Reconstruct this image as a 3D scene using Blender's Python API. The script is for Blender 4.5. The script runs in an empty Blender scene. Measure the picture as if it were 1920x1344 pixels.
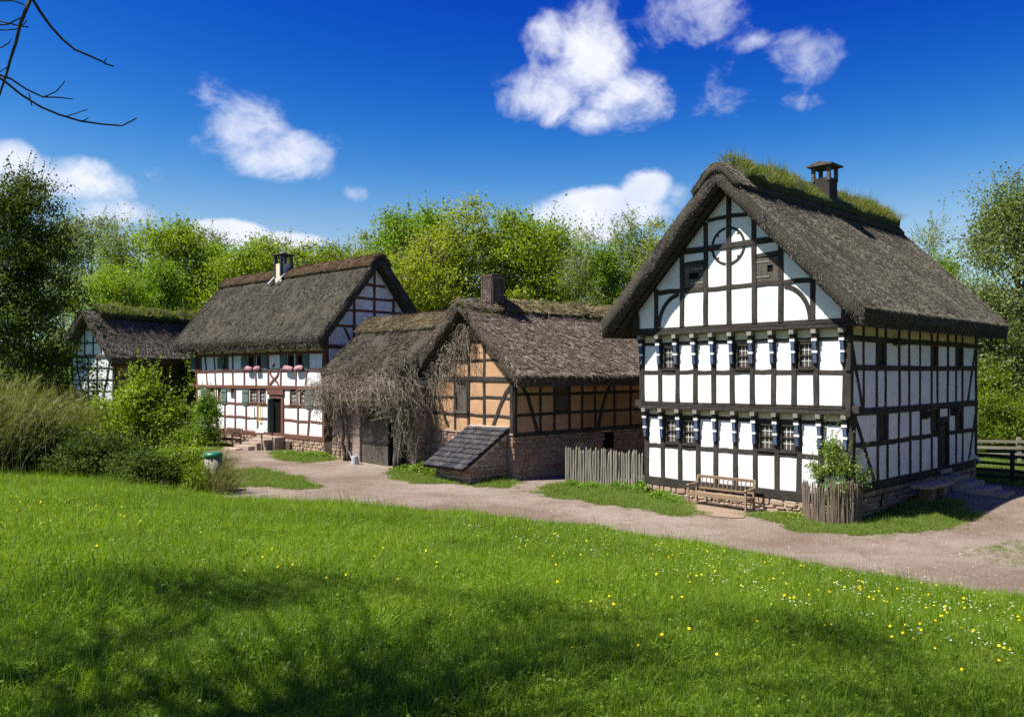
import bpy, math, random
import numpy as np
from mathutils import Vector, Matrix, noise as mnoise
from mathutils.geometry import delaunay_2d_cdt

random.seed(7)
RNG = np.random.default_rng(7)
SC = bpy.context.scene
COL = SC.collection
RAD = math.radians

# ------------------------------------------------------------------ camera
EYE = 4.2
cam_data = bpy.data.cameras.new("camera")
cam_data.sensor_width = 36.0
cam_data.lens = 36.0 * 1560 / 1920
cam_data.shift_y = 28.0 / 1920
cam_data.clip_end = 3000
cam = bpy.data.objects.new("camera", cam_data)
COL.objects.link(cam)
cam.location = (0, 0, EYE)
cam.rotation_euler = (RAD(90), 0, 0)
SC.camera = cam

# ------------------------------------------------------------------ sky, sun, exposure
SUN = Vector((-0.598, -0.202, 1.0)).normalized()      # towards the sun
SUN_EL = math.asin(SUN.z)
SUN_AZ = math.atan2(SUN.x, SUN.y)

world = bpy.data.worlds.new("World")
SC.world = world
world.use_nodes = True
wt = world.node_tree
wt.nodes.clear()


def wn(kind, **kw):
    n = wt.nodes.new(kind)
    for k, v in kw.items():
        setattr(n, k, v)
    return n


def wmath(op, a, b=None, c=None, clamp=False):
    n = wn("ShaderNodeMath", operation=op, use_clamp=clamp)
    for i, v in enumerate((a, b, c)):
        if v is None:
            continue
        if isinstance(v, (int, float)):
            n.inputs[i].default_value = v
        else:
            wt.links.new(v, n.inputs[i])
    return n.outputs[0]


def wmix(fac, a, b):
    n = wn("ShaderNodeMix", data_type='RGBA')
    for sock, v in ((n.inputs[0], fac), (n.inputs[6], a), (n.inputs[7], b)):
        if isinstance(v, (int, float)):
            sock.default_value = v
        elif isinstance(v, tuple):
            sock.default_value = v
        else:
            wt.links.new(v, sock)
    return n.outputs[2]


sky = wn("ShaderNodeTexSky", sky_type='NISHITA', sun_disc=False, sun_elevation=SUN_EL,
         sun_rotation=SUN_AZ, altitude=200, air_density=1.0, dust_density=0.35, ozone_density=3.0)
hsv = wn("ShaderNodeHueSaturation")
hsv.inputs["Saturation"].default_value = 1.32
hsv.inputs["Hue"].default_value = 0.507
wt.links.new(sky.outputs[0], hsv.inputs["Color"])
gam = wn("ShaderNodeGamma")
gam.inputs[1].default_value = 1.22
wt.links.new(hsv.outputs[0], gam.inputs[0])

sc_ = wn("ShaderNodeSeparateColor")
wt.links.new(gam.outputs[0], sc_.inputs[0])
cc_ = wn("ShaderNodeCombineColor")
# a clear, strongly polarised blue: each channel keeps its own contrast
for i_, (ref, out, pw, top) in enumerate(((1.34, 1.98, 3.4, 3.0), (3.4, 4.02, 2.77, 5.2), (6.5, 5.5, 1.25, 11.5))):
    v_ = wmath('MULTIPLY', wmath('POWER', wmath('MULTIPLY', sc_.outputs[i_], 1 / ref), pw), out)
    wt.links.new(wmath('DIVIDE', v_, wmath('MULTIPLY_ADD', v_, 1 / top, 1.0)), cc_.inputs[i_])

tc = wn("ShaderNodeTexCoord")
sep = wn("ShaderNodeSeparateXYZ")
wt.links.new(tc.outputs["Generated"], sep.inputs[0])
az = wmath('ARCTAN2', sep.outputs[0], sep.outputs[1])
el = wmath('ARCSINE', sep.outputs[2])

# clouds: bodies by direction (azimuth, elevation, half-widths in degrees, cover)
CLOUDS = []


def cl(px, py, rx, ry, cover=1.0):
    a = math.degrees(math.atan2(px - 960, 1560))
    e = math.degrees(math.atan2(700 - py, math.hypot(px - 960, 1560)))
    k = 0.0367 * math.cos(RAD(a)) ** 1
    CLOUDS.append((a, e, rx * k, ry * k, cover))


for c in [(1110, 110, 80, 100, .85), (1030, 175, 95, 70, .8), (1180, 195, 110, 62, 1.05), (1020, 80, 50, 55, .62), (1120, 225, 70, 34, .95),
          (1340, 185, 65, 60, .42), (1290, 35, 105, 62, .6), (1250, 70, 40, 30, .5), (1515, 105, 66, 44, .33), (1495, 125, 40, 30, .3), (1500, 185, 34, 20, .2),
          (455, 235, 100, 72, .85), (560, 288, 85, 46, .8), (395, 180, 52, 42, .55), (380, 262, 42, 38, .55), (500, 300, 90, 40, .8),
          (25, 300, 50, 46, 1.2), (165, 350, 105, 50, 1.0), (200, 395, 90, 34, 1.0), (60, 350, 80, 60, 1.0),
          (1130, 395, 145, 48, 1.9), (1215, 352, 62, 46, 1.7), (1060, 400, 70, 36, 1.5), (1270, 365, 40, 34, .9),
          (430, 440, 85, 30, 1.6), (545, 452, 85, 20, 1.4), (740, 432, 40, 30, 1.1),
          (290, 325, 34, 24, .42), (670, 365, 24, 18, .36), (1110, 440, 70, 22, 1.2), (625, 265, 32, 24, .3), (1400, 75, 34, 16, .16)]:
    cl(*c)
rc = random.Random(3)
for i in range(9):                                   # the same fair-weather clouds go on round the sky
    a0 = 52 + i * 29
    for j in range(2):
        CLOUDS.append((((a0 + rc.uniform(-5, 5) + 180) % 360) - 180, rc.uniform(8, 34), rc.uniform(3.5, 7),
                       rc.uniform(2, 4), rc.uniform(.6, 1.1)))
        if j and rc.random() < .5:
            break
ae = wn("ShaderNodeCombineXYZ")
wt.links.new(az, ae.inputs[0])
wt.links.new(el, ae.inputs[1])
mask = None
for (a, e, ra, re_, cov) in CLOUDS:
    v = wn("ShaderNodeVectorMath", operation='MULTIPLY_ADD')
    wt.links.new(ae.outputs[0], v.inputs[0])
    v.inputs[1].default_value = (1 / RAD(ra), 1 / RAD(re_), 0)
    v.inputs[2].default_value = (-a / ra, -e / re_, 0)
    ln = wn("ShaderNodeVectorMath", operation='DOT_PRODUCT')
    wt.links.new(v.outputs[0], ln.inputs[0])
    wt.links.new(v.outputs[0], ln.inputs[1])
    m = wmath('MULTIPLY_ADD', ln.outputs["Value"], -cov, cov)
    mask = m if mask is None else wmath('SMOOTH_MAX', mask, m, 0.16)


def wnoise(scale, detail, rough, offset=(0, 0, 0), stretch=(1, 1, 1.25), dist=0.0):
    mp = wn("ShaderNodeMapping")
    mp.inputs["Location"].default_value = offset
    mp.inputs["Scale"].default_value = stretch
    wt.links.new(tc.outputs["Generated"], mp.inputs[0])
    n = wn("ShaderNodeTexNoise")
    n.inputs["Scale"].default_value = scale
    n.inputs["Detail"].default_value = detail
    n.inputs["Roughness"].default_value = rough
    n.inputs["Distortion"].default_value = dist
    wt.links.new(mp.outputs[0], n.inputs["Vector"])
    return n.outputs[0]


n1 = wnoise(7.0, 9, 0.62, (3.1, 1.7, 0.4), dist=0.5)
n2 = wnoise(30.0, 5, 0.6, (7.7, 2.2, 5.1), dist=0.6)
fb = wmath('ADD', wmath('MULTIPLY', wmath('SUBTRACT', n1, 0.5), 2.6), wmath('MULTIPLY', wmath('SUBTRACT', n2, 0.5), 1.1))
dens = wmath('ADD', wmath('MAXIMUM', mask, -1.5), fb)
sm = wn("ShaderNodeMapRange", interpolation_type='SMOOTHSTEP')
sm.inputs[1].default_value = 0.02
sm.inputs[2].default_value = 1.15
wt.links.new(dens, sm.inputs[0])
n3 = wnoise(13.0, 3, 0.55, (1.2, 9.1, 2.0))
cb = wn("ShaderNodeMapRange")
cb.inputs[1].default_value = 0.3
cb.inputs[2].default_value = 0.7
wt.links.new(n3, cb.inputs[0])
ccol = wmix(cb.outputs[0], (4.4, 4.75, 5.9, 1), (6.0, 6.1, 6.4, 1))
cover = wmath('MULTIPLY', sm.outputs[0], 0.93)
world.cycles.sampling_method = 'NONE'
bg = wn("ShaderNodeBackground")
wt.links.new(wmix(cover, cc_.outputs[0], ccol), bg.inputs[0])
bg.inputs[1].default_value = 0.087
wo = wn("ShaderNodeOutputWorld")
wt.links.new(bg.outputs[0], wo.inputs[0])

sun_data = bpy.data.lights.new("sun", 'SUN')
sun_data.energy = 5.0
sun_data.angle = RAD(0.53)
sun_data.color = (1.0, 0.955, 0.88)
sun = bpy.data.objects.new("sun", sun_data)
COL.objects.link(sun)
sun.rotation_euler = SUN.to_track_quat('Z', 'Y').to_euler()
sun.location = SUN * 60

SC.view_settings.view_transform = 'Standard'
SC.view_settings.look = 'None'
SC.view_settings.exposure = 1.0
SC.view_settings.gamma = 1.0
SC.render.engine = 'CYCLES'
SC.cycles.max_bounces = 5
SC.cycles.diffuse_bounces = 2
SC.cycles.transmission_bounces = 4
SC.cycles.transparent_max_bounces = 6
SC.cycles.use_denoising = False
SC.cycles.denoiser = 'OPENIMAGEDENOISE'
SC.cycles.denoising_input_passes = 'RGB_ALBEDO_NORMAL'
SC.cycles.denoising_prefilter = 'ACCURATE'

# ------------------------------------------------------------------ material helpers


class Mat:
    def __init__(s, name, rough=0.8, spec=0.3):
        s.m = bpy.data.materials.new(name)
        s.m.use_nodes = True
        s.t = s.m.node_tree
        s.b = s.t.nodes["Principled BSDF"]
        s.out = s.t.nodes["Material Output"]
        s.b.inputs["Roughness"].default_value = rough
        s.b.inputs["Specular IOR Level"].default_value = spec
        s.tc = s.t.nodes.new("ShaderNodeTexCoord")

    def set(s, sock, v):
        if isinstance(v, bpy.types.NodeSocket):
            s.t.links.new(v, sock)
        elif isinstance(v, tuple) and len(v) == 3:
            sock.default_value = (*v, 1)
        else:
            sock.default_value = v

    def noise(s, scale, detail=4, rough=.55, stretch=None, coord="Object", dist=0, offset=None):
        n = s.t.nodes.new("ShaderNodeTexNoise")
        n.inputs["Scale"].default_value = scale
        n.inputs["Detail"].default_value = detail
        n.inputs["Roughness"].default_value = rough
        n.inputs["Distortion"].default_value = dist
        src = s.tc.outputs[coord] if coord != "World" else s.geo().outputs["Position"]
        if stretch or offset is not None:
            mp = s.t.nodes.new("ShaderNodeMapping")
            mp.inputs["Scale"].default_value = stretch or (1, 1, 1)
            s.t.links.new(src, mp.inputs[0])
            src = mp.outputs[0]
            if offset is not None:
                ad = s.t.nodes.new("ShaderNodeVectorMath")
                ad.operation = 'ADD'
                s.t.links.new(src, ad.inputs[0])
                s.t.links.new(offset, ad.inputs[1])
                src = ad.outputs[0]
        s.t.links.new(src, n.inputs["Vector"])
        return n.outputs[0]

    def geo(s):
        if not hasattr(s, "_g"):
            s._g = s.t.nodes.new("ShaderNodeNewGeometry")
        return s._g

    def island(s):
        return s.geo().outputs["Random Per Island"]

    def obj_rand(s):
        return s.t.nodes.new("ShaderNodeObjectInfo").outputs["Random"]

    def rand_vec(s, src):
        c = s.t.nodes.new("ShaderNodeCombineXYZ")
        for i, k in enumerate((17.3, 31.7, 53.1)):
            s.t.links.new(s.math('MULTIPLY', src, k), c.inputs[i])
        return c.outputs[0]

    def ramp(s, fac, stops):
        r = s.t.nodes.new("ShaderNodeValToRGB")
        e = r.color_ramp.elements
        while len(e) < len(stops):
            e.new(0.5)
        for x, (p, c) in zip(e, stops):
            x.position = p
            x.color = (*c, 1) if len(c) == 3 else c
        s.t.links.new(fac, r.inputs[0])
        return r.outputs[0]

    def mix(s, fac, a, b, mode='MIX'):
        n = s.t.nodes.new("ShaderNodeMix")
        n.data_type = 'RGBA'
        n.blend_type = mode
        s.set(n.inputs[0], fac)
        s.set(n.inputs[6], a)
        s.set(n.inputs[7], b)
        return n.outputs[2]

    def math(s, op, a, b=None, clamp=False):
        n = s.t.nodes.new("ShaderNodeMath")
        n.operation = op
        n.use_clamp = clamp
        s.set(n.inputs[0], a)
        if b is not None:
            s.set(n.inputs[1], b)
        return n.outputs[0]

    def maprange(s, v, a, b, c=0., d=1.):
        n = s.t.nodes.new("ShaderNodeMapRange")
        s.set(n.inputs[0], v)
        for i, k in enumerate((a, b, c, d)):
            n.inputs[i + 1].default_value = k
        return n.outputs[0]

    def color(s, v):
        s.set(s.b.inputs["Base Color"], v)
        return s

    def bump(s, h, strength=.4, dist=.02):
        n = s.t.nodes.new("ShaderNodeBump")
        n.inputs["Strength"].default_value = strength
        n.inputs["Distance"].default_value = dist
        s.t.links.new(h, n.inputs["Height"])
        s.t.links.new(n.outputs[0], s.b.inputs["Normal"])
        return s

    def translucent(s, col, fac):
        tr = s.t.nodes.new("ShaderNodeBsdfTranslucent")
        s.set(tr.inputs[0], col)
        mx = s.t.nodes.new("ShaderNodeMixShader")
        mx.inputs[0].default_value = fac
        s.t.links.new(s.b.outputs[0], mx.inputs[1])
        s.t.links.new(tr.outputs[0], mx.inputs[2])
        s.t.links.new(mx.outputs[0], s.out.inputs[0])
        return s


def simple(name, c0, c1, scale=4, rough=.8, spec=.25, stretch=None, bump=0.3, bdist=.01, detail=6, rnd=True, coord="Object"):
    """two-tone noise with per-object variation"""
    m = Mat(name, rough, spec)
    off = m.rand_vec(m.obj_rand()) if rnd else None
    n = m.noise(scale, detail, .6, stretch, coord, offset=off)
    f = m.maprange(n, .3, .7)
    c = m.mix(f, c0, c1)
    if rnd:
        v = m.maprange(m.obj_rand(), 0, 1, .82, 1.12)
        hs = m.t.nodes.new("ShaderNodeHueSaturation")
        m.t.links.new(v, hs.inputs["Value"])
        m.t.links.new(c, hs.inputs["Color"])
        c = hs.outputs[0]
    m.color(c)
    if bump:
        m.bump(m.noise(scale * 3, 6, .6, stretch, coord), bump, bdist)
    return m.m


def wood(name, dark, light, amount=.5, rough=.85):
    """weathered hewn oak: fine cracks and paler worn grain"""
    m = Mat(name, rough, .2)
    off = m.rand_vec(m.obj_rand())
    g = m.noise(9, 8, .7, (1, 1, 1), offset=off, dist=.6)
    f = m.noise(45, 5, .7, offset=off)
    big = m.noise(1.1, 3, .5, offset=off)
    fac = m.math('ADD', m.math('MULTIPLY', m.maprange(g, .35, .75), amount), m.math('MULTIPLY', m.maprange(big, .4, .8), .35), True)
    c = m.mix(fac, dark, light)
    c = m.mix(m.maprange(f, .58, .72, 0, .6), c, tuple(v * .45 for v in dark))
    m.color(c).bump(m.math('ADD', g, m.math('MULTIPLY', f, .6)), .55, .012)
    return m.m


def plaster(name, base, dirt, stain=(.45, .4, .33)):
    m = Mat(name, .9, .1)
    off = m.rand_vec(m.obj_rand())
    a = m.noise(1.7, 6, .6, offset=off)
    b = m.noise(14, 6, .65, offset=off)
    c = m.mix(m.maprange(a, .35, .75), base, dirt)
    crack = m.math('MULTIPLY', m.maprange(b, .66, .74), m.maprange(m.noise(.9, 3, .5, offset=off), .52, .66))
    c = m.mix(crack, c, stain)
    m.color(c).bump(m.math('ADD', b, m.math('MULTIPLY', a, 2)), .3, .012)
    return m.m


def stone(name, stops, scale=5):
    m = Mat(name, .9, .2)
    off = m.rand_vec(m.obj_rand())
    r = m.ramp(m.obj_rand(), stops)
    a = m.noise(scale, 6, .65, offset=off)
    c = m.mix(m.maprange(a, .3, .75, 0, .6), r, tuple(v * .55 for v in stops[0][1]))
    c = m.mix(m.maprange(m.noise(2.2, 4, .6, coord="World"), .55, .8, 0, .5), c, (.33, .27, .21))
    m.color(c).bump(m.noise(scale * 4, 7, .65, offset=off), .6, .02)
    return m.m


def thatch(name, dark, mid, light, moss=None, fleck=1.0):
    m = Mat(name, .95, .08)
    st = m.noise(30, 5, .75, (1, 1, 1), dist=.4)
    a = m.noise(1.3, 5, .6)
    i = m.noise(95, 3, .7)
    c = m.mix(m.maprange(st, .3, .72), dark, mid)
    c = m.mix(m.maprange(i, .52, .72, 0, .85 * fleck), c, light)
    c = m.mix(m.maprange(a, .45, .75, 0, .5), c, tuple(v * .6 for v in dark))
    if moss:
        c = m.mix(m.maprange(m.noise(.8, 5, .65), .5, .7, 0, .75), c, moss)
    m.color(c).bump(m.math('ADD', st, i), 1.0, .05)
    return m.m


def straw(name, cols):
    """loose reed ends: every straw its own tone"""
    m = Mat(name, .9, .1)
    r = m.ramp(m.island(), [(k / max(1, len(cols) - 1), c) for k, c in enumerate(cols)])
    a = m.noise(.9, 4, .6)
    r = m.mix(m.maprange(a, .4, .75, 0, .45), r, tuple(v * .6 for v in cols[0]))
    m.color(r)
    return m.m


def leaf(name, cols, tr=.4, tcol=None, rough=.5, spec=.35, patch=.5, gain=1.0, ground=False):
    """leaves: tone per leaf, per tree and in loose patches through the crown"""
    m = Mat(name, rough, spec)
    cols = [tuple(x * gain for x in c) for c in cols]
    r = m.ramp(m.island(), [(k / max(1, len(cols) - 1), c) for k, c in enumerate(cols)])
    v = m.maprange(m.obj_rand(), 0, 1, .85, 1.15)
    hs = m.t.nodes.new("ShaderNodeHueSaturation")
    m.t.links.new(v, hs.inputs["Value"])
    m.t.links.new(m.maprange(m.obj_rand(), 0, 1, .492, .508), hs.inputs["Hue"])
    base = m.mix(m.maprange(m.noise(.7, 3, .5), .35, .7, 0, patch), r, cols[-1])
    if ground:                                                     # lusher and drier patches across the meadow
        base = m.mix(m.maprange(m.noise(.33, 4, .6, coord="World"), .42, .68, 0, .55), base, tuple(v * .62 for v in cols[0]))
        base = m.mix(m.maprange(m.noise(.85, 4, .6, coord="World", stretch=(1.3, 1, 1)), .55, .75, 0, .5), base, (cols[-1][0] * 1.25, cols[-1][1] * 1.08, cols[-1][2] * 1.6))
    m.t.links.new(base, hs.inputs["Color"])
    m.color(hs.outputs[0])
    t = m.mix(1.0, hs.outputs[0], tcol or (1.5, 1.6, .55), 'MULTIPLY')
    m.translucent(t, tr)
    return m.m


M = {}
M['oak_black'] = wood('blackened_oak', (.018, .015, .0125), (.085, .073, .062), .55)
M['oak_red'] = wood('red_brown_oak', (.10, .040, .028), (.19, .095, .07), .6)
M['oak_grey'] = wood('grey_weathered_oak', (.05, .042, .034), (.16, .14, .115), .7)
M['pale_wood'] = wood('pale_silvered_wood', (.19, .165, .125), (.34, .31, .25), .6)
M['bench_wood'] = wood('bench_teak', (.20, .135, .08), (.33, .245, .16), .5)
M['white'] = plaster('white_limewash', (.76, .76, .75), (.62, .615, .60))
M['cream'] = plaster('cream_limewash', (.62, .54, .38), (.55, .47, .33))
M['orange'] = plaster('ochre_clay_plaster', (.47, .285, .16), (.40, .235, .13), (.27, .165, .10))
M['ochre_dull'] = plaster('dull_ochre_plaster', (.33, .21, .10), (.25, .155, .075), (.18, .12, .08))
M['core'] = simple('wall_core', (.05, .04, .03), (.08, .065, .05), rnd=False)
M['sandstone'] = stone('red_sandstone', [(0, (.24, .13, .09)), (.3, (.33, .195, .14)), (.6, (.42, .285, .21)), (.8, (.30, .175, .125)), (1, (.37, .26, .21))])
M['rubble'] = stone('pale_rubble_stone', [(0, (.36, .235, .165)), (.5, (.45, .325, .235)), (1, (.40, .27, .19))])
M['mortar'] = simple('lime_mortar', (.44, .35, .28), (.55, .46, .38), 12, bump=.6, rnd=False)
M['slab'] = simple('worn_stone_slab', (.27, .20, .155), (.38, .30, .24), 5, bump=.5)
M['glass'] = Mat('dark_window_glass', .06, .6).color((.012, .016, .016)).m
M['glass_green'] = Mat('greenish_leaded_glass', .12, .5).color((.03, .045, .04)).m
M['void'] = Mat('dark_interior', .95, .05).color((.010, .009, .008)).m
M['white_paint'] = simple('white_paint', (.66, .67, .66), (.78, .78, .77), 8, .5, bump=.1)
M['blue_paint'] = simple('blue_paint', (.045, .065, .12), (.085, .12, .20), 9, .6, bump=.2)
M['pale_grey_wood'] = wood('sun_bleached_beam_end', (.13, .115, .10), (.36, .34, .31), .8)
M['green_shutter'] = wood('faded_green_shutter', (.085, .125, .105), (.17, .215, .185), .5)
M['pillow'] = simple('pink_cotton', (.30, .15, .17), (.38, .20, .215), 6, .9, bump=.2)
M['reed_grey'] = thatch('grey_reed_thatch', (.058, .049, .036), (.118, .102, .078), (.22, .195, .155))
M['reed_brown'] = thatch('brown_reed_thatch', (.075, .055, .038), (.17, .13, .095), (.30, .25, .195))
M['reed_shade'] = thatch('old_reed_underside', (.055, .042, .032), (.11, .088, .066), (.18, .15, .115))
M['ridge_brown'] = thatch('heather_ridge', (.070, .044, .026), (.135, .09, .052), (.23, .18, .12))
M['ridge_straw'] = thatch('straw_ridge', (.15, .115, .07), (.27, .215, .135), (.40, .34, .24))
M['ridge_moss'] = thatch('mossy_ridge', (.075, .062, .03), (.14, .115, .055), (.26, .22, .13), moss=(.085, .105, .025))
M['turf'] = simple('ridge_turf', (.03, .04, .012), (.06, .075, .02), 6, .95, bump=.8, bdist=.05, rnd=False)
M['straw_grey'] = straw('grey_straws', [(.05, .043, .031), (.108, .095, .072), (.172, .154, .120), (.30, .272, .22)])
M['straw_pale'] = straw('bleached_reed_ends', [(.07, .06, .048), (.14, .125, .10), (.22, .20, .17), (.34, .315, .275)])
M['straw_brown'] = straw('brown_straws', [(.075, .055, .04), (.155, .122, .092), (.25, .205, .162), (.42, .365, .305)])
M['straw_gold'] = straw('golden_straws', [(.14, .105, .06), (.27, .21, .125), (.42, .35, .225)])
M['straw_ridge'] = straw('heather_straws', [(.06, .036, .02), (.12, .078, .042), (.22, .165, .10)])
M['tuft_straw'] = leaf('dry_grass', [(.20, .17, .08), (.30, .26, .13), (.15, .16, .05)], .25)
M['dark_metal'] = Mat('blackened_metal', .5, .5).color((.02, .02, .022)).m
M['zinc'] = simple('zinc_sheet', (.32, .34, .36), (.42, .44, .46), 5, .45, .5, bump=.1)
M['brick_dark'] = stone('sooty_brick', [(0, (.085, .06, .05)), (.5, (.13, .088, .07)), (1, (.10, .08, .072))])
M['slate'] = stone('dark_roof_tile', [(0, (.035, .036, .042)), (.4, (.06, .06, .066)), (.75, (.10, .09, .085)), (1, (.045, .046, .055))])
M['bark'] = wood('tree_bark', (.045, .036, .027), (.12, .10, .08), .6)
M['bark_birch'] = wood('birch_bark', (.20, .19, .17), (.55, .54, .50), .7)
M['twig'] = straw('bare_vine_twigs', [(.11, .085, .062), (.20, .165, .122), (.30, .25, .19), (.40, .35, .27)])
M['stem_green'] = leaf('broom_stems', [(.085, .105, .016), (.14, .155, .026), (.20, .20, .04), (.27, .235, .09)], .25, gain=1.15)
M['leaf_oak'] = leaf('spring_oak_leaves', [(.070, .120, .006), (.115, .170, .008), (.170, .220, .012), (.140, .185, .010)], .45, gain=1.35)
M['leaf_oak_gold'] = leaf('golden_oak_leaves', [(.095, .125, .008), (.145, .178, .012), (.195, .218, .016), (.155, .155, .016)], .45, gain=1.3)
M['leaf_maple'] = leaf('fresh_green_leaves', [(.060, .105, .008), (.100, .155, .010), (.150, .205, .014), (.11, .17, .012)], .42, gain=1.3)
M['leaf_birch'] = leaf('birch_leaves', [(.085, .125, .022), (.125, .17, .03), (.17, .21, .05)], .45, gain=1.3)
M['leaf_dark'] = leaf('dark_hawthorn_leaves', [(.018, .040, .008), (.034, .065, .010), (.060, .095, .012), (.10, .13, .016)], .28, rough=.62, spec=.15, gain=1.1)
M['leaf_grey'] = leaf('silver_green_leaves', [(.085, .115, .035), (.13, .165, .055), (.19, .22, .10), (.10, .14, .03)], .4, gain=1.3)
M['leaf_bush'] = leaf('young_bush_leaves', [(.085, .150, .006), (.135, .210, .008), (.190, .265, .014)], .45, gain=1.3)
M['leaf_rose'] = leaf('rose_leaves', [(.055, .095, .012), (.105, .155, .022), (.17, .22, .05)], .35, rough=.35, gain=1.4)
M['leaf_weed'] = leaf('lush_weed_leaves', [(.055, .115, .008), (.095, .165, .012), (.14, .215, .018)], .4, gain=1.15)
M['grass'] = leaf('meadow_grass', [(.090, .172, .008), (.138, .228, .010), (.192, .285, .018), (.175, .235, .024)], .45, (1.35, 1.45, .5), .5, .3, .35, gain=1.22, ground=True)
M['grass_verge'] = leaf('verge_grass', [(.075, .155, .008), (.115, .200, .012), (.155, .235, .022), (.21, .22, .07)], .4, (1.35, 1.5, .5), gain=1.1)
M['grass_turf'] = leaf('turf_grass', [(.060, .115, .008), (.105, .165, .012), (.16, .195, .025), (.28, .25, .10)], .42)
M['petal_yellow'] = Mat('yellow_petals', .6, .2).color((.80, .62, .01)).m
M['petal_white'] = Mat('white_petals', .6, .2).color((.75, .75, .72)).m
M['petal_stem'] = Mat('flower_stem', .6, .2).color((.12, .20, .03)).m


def ground_mat():
    m = Mat('meadow_soil', .95, .1)
    a = m.noise(.5, 6, .6, coord="World")
    b = m.noise(7, 6, .65, coord="World")
    c = m.mix(m.maprange(a, .35, .7), (.030, .060, .008), (.055, .095, .012))
    c = m.mix(m.maprange(b, .5, .72, 0, .7), c, (.10, .12, .03))
    c = m.mix(m.maprange(m.noise(2.1, 4, .6, coord="World"), .62, .75, 0, .5), c, (.12, .085, .055))
    m.color(c).bump(b, .8, .06)
    return m.m


def gravel_mat():
    m = Mat('trodden_gravel', .95, .12)
    big = m.noise(.22, 5, .6, coord="World")
    mid = m.noise(1.3, 7, .7, coord="World", dist=.6)
    fine = m.noise(16, 6, .85, coord="World")
    grit = m.noise(60, 3, .8, coord="World")
    c = m.mix(m.maprange(big, .36, .62), (.165, .116, .086), (.265, .213, .172))
    c = m.mix(m.maprange(mid, .48, .70, 0, .75), c, (.125, .085, .062))
    c = m.mix(m.maprange(fine, .54, .70, 0, .8), c, (.47, .42, .365))
    c = m.mix(m.maprange(fine, .30, .46, .8, 0), c, (.105, .078, .058))
    c = m.mix(m.maprange(grit, .58, .72, 0, .6), c, (.52, .47, .41))
    m.color(c).bump(m.math('ADD', m.math('MULTIPLY', mid, 1.5), fine), .9, .05)
    return m.m


M['ground'] = ground_mat()
M['gravel'] = gravel_mat()
M['pebble'] = stone('loose_pebble', [(0, (.30, .24, .19)), (.5, (.45, .40, .34)), (1, (.22, .165, .13))], 20)

# ------------------------------------------------------------------ mesh helpers


def link(o, parent=None):
    COL.objects.link(o)
    if parent is not None:
        o.parent = parent
    return o


def mesh_np(name, V, F, mats=None, smooth=False):
    """V (n,3) floats; F list of equal-length faces as (m,k) int array or python lists"""
    me = bpy.data.meshes.new(name)
    if isinstance(F, np.ndarray):
        n, k = F.shape
        me.vertices.add(len(V))
        me.vertices.foreach_set("co", np.asarray(V, np.float32).ravel())
        me.loops.add(n * k)
        me.loops.foreach_set("vertex_index", F.astype(np.int32).ravel())
        me.polygons.add(n)
        me.polygons.foreach_set("loop_start", np.arange(0, n * k, k, dtype=np.int32))
        if smooth:
            me.polygons.foreach_set("use_smooth", np.ones(n, bool))
        me.update(calc_edges=True)
    else:
        me.from_pydata([tuple(v) for v in V], [], F)
        if smooth:
            me.polygons.foreach_set("use_smooth", np.ones(len(me.polygons), bool))
        me.update()
    if mats is not None:
        me.materials.append(M[mats] if isinstance(mats, str) else mats)
    return me


def obj(name, me, parent=None, loc=None, rot=None):
    o = bpy.data.objects.new(name, me)
    link(o, parent)
    if loc is not None:
        o.location = loc
    if rot is not None:
        o.rotation_euler = rot
    return o


def tag(o, label=None, cat=None, group=None, kind=None):
    for k, v in (("label", label), ("category", cat), ("group", group), ("kind", kind)):
        if v:
            o[k] = v
    return o


def thing(name, label, cat, loc=(0, 0, 0), yaw=0.0, group=None):
    e = bpy.data.objects.new(name, None)
    e.empty_display_size = .3
    link(e)
    e.location = loc
    e.rotation_euler = (0, 0, yaw)
    return tag(e, label, cat, group)


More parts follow.
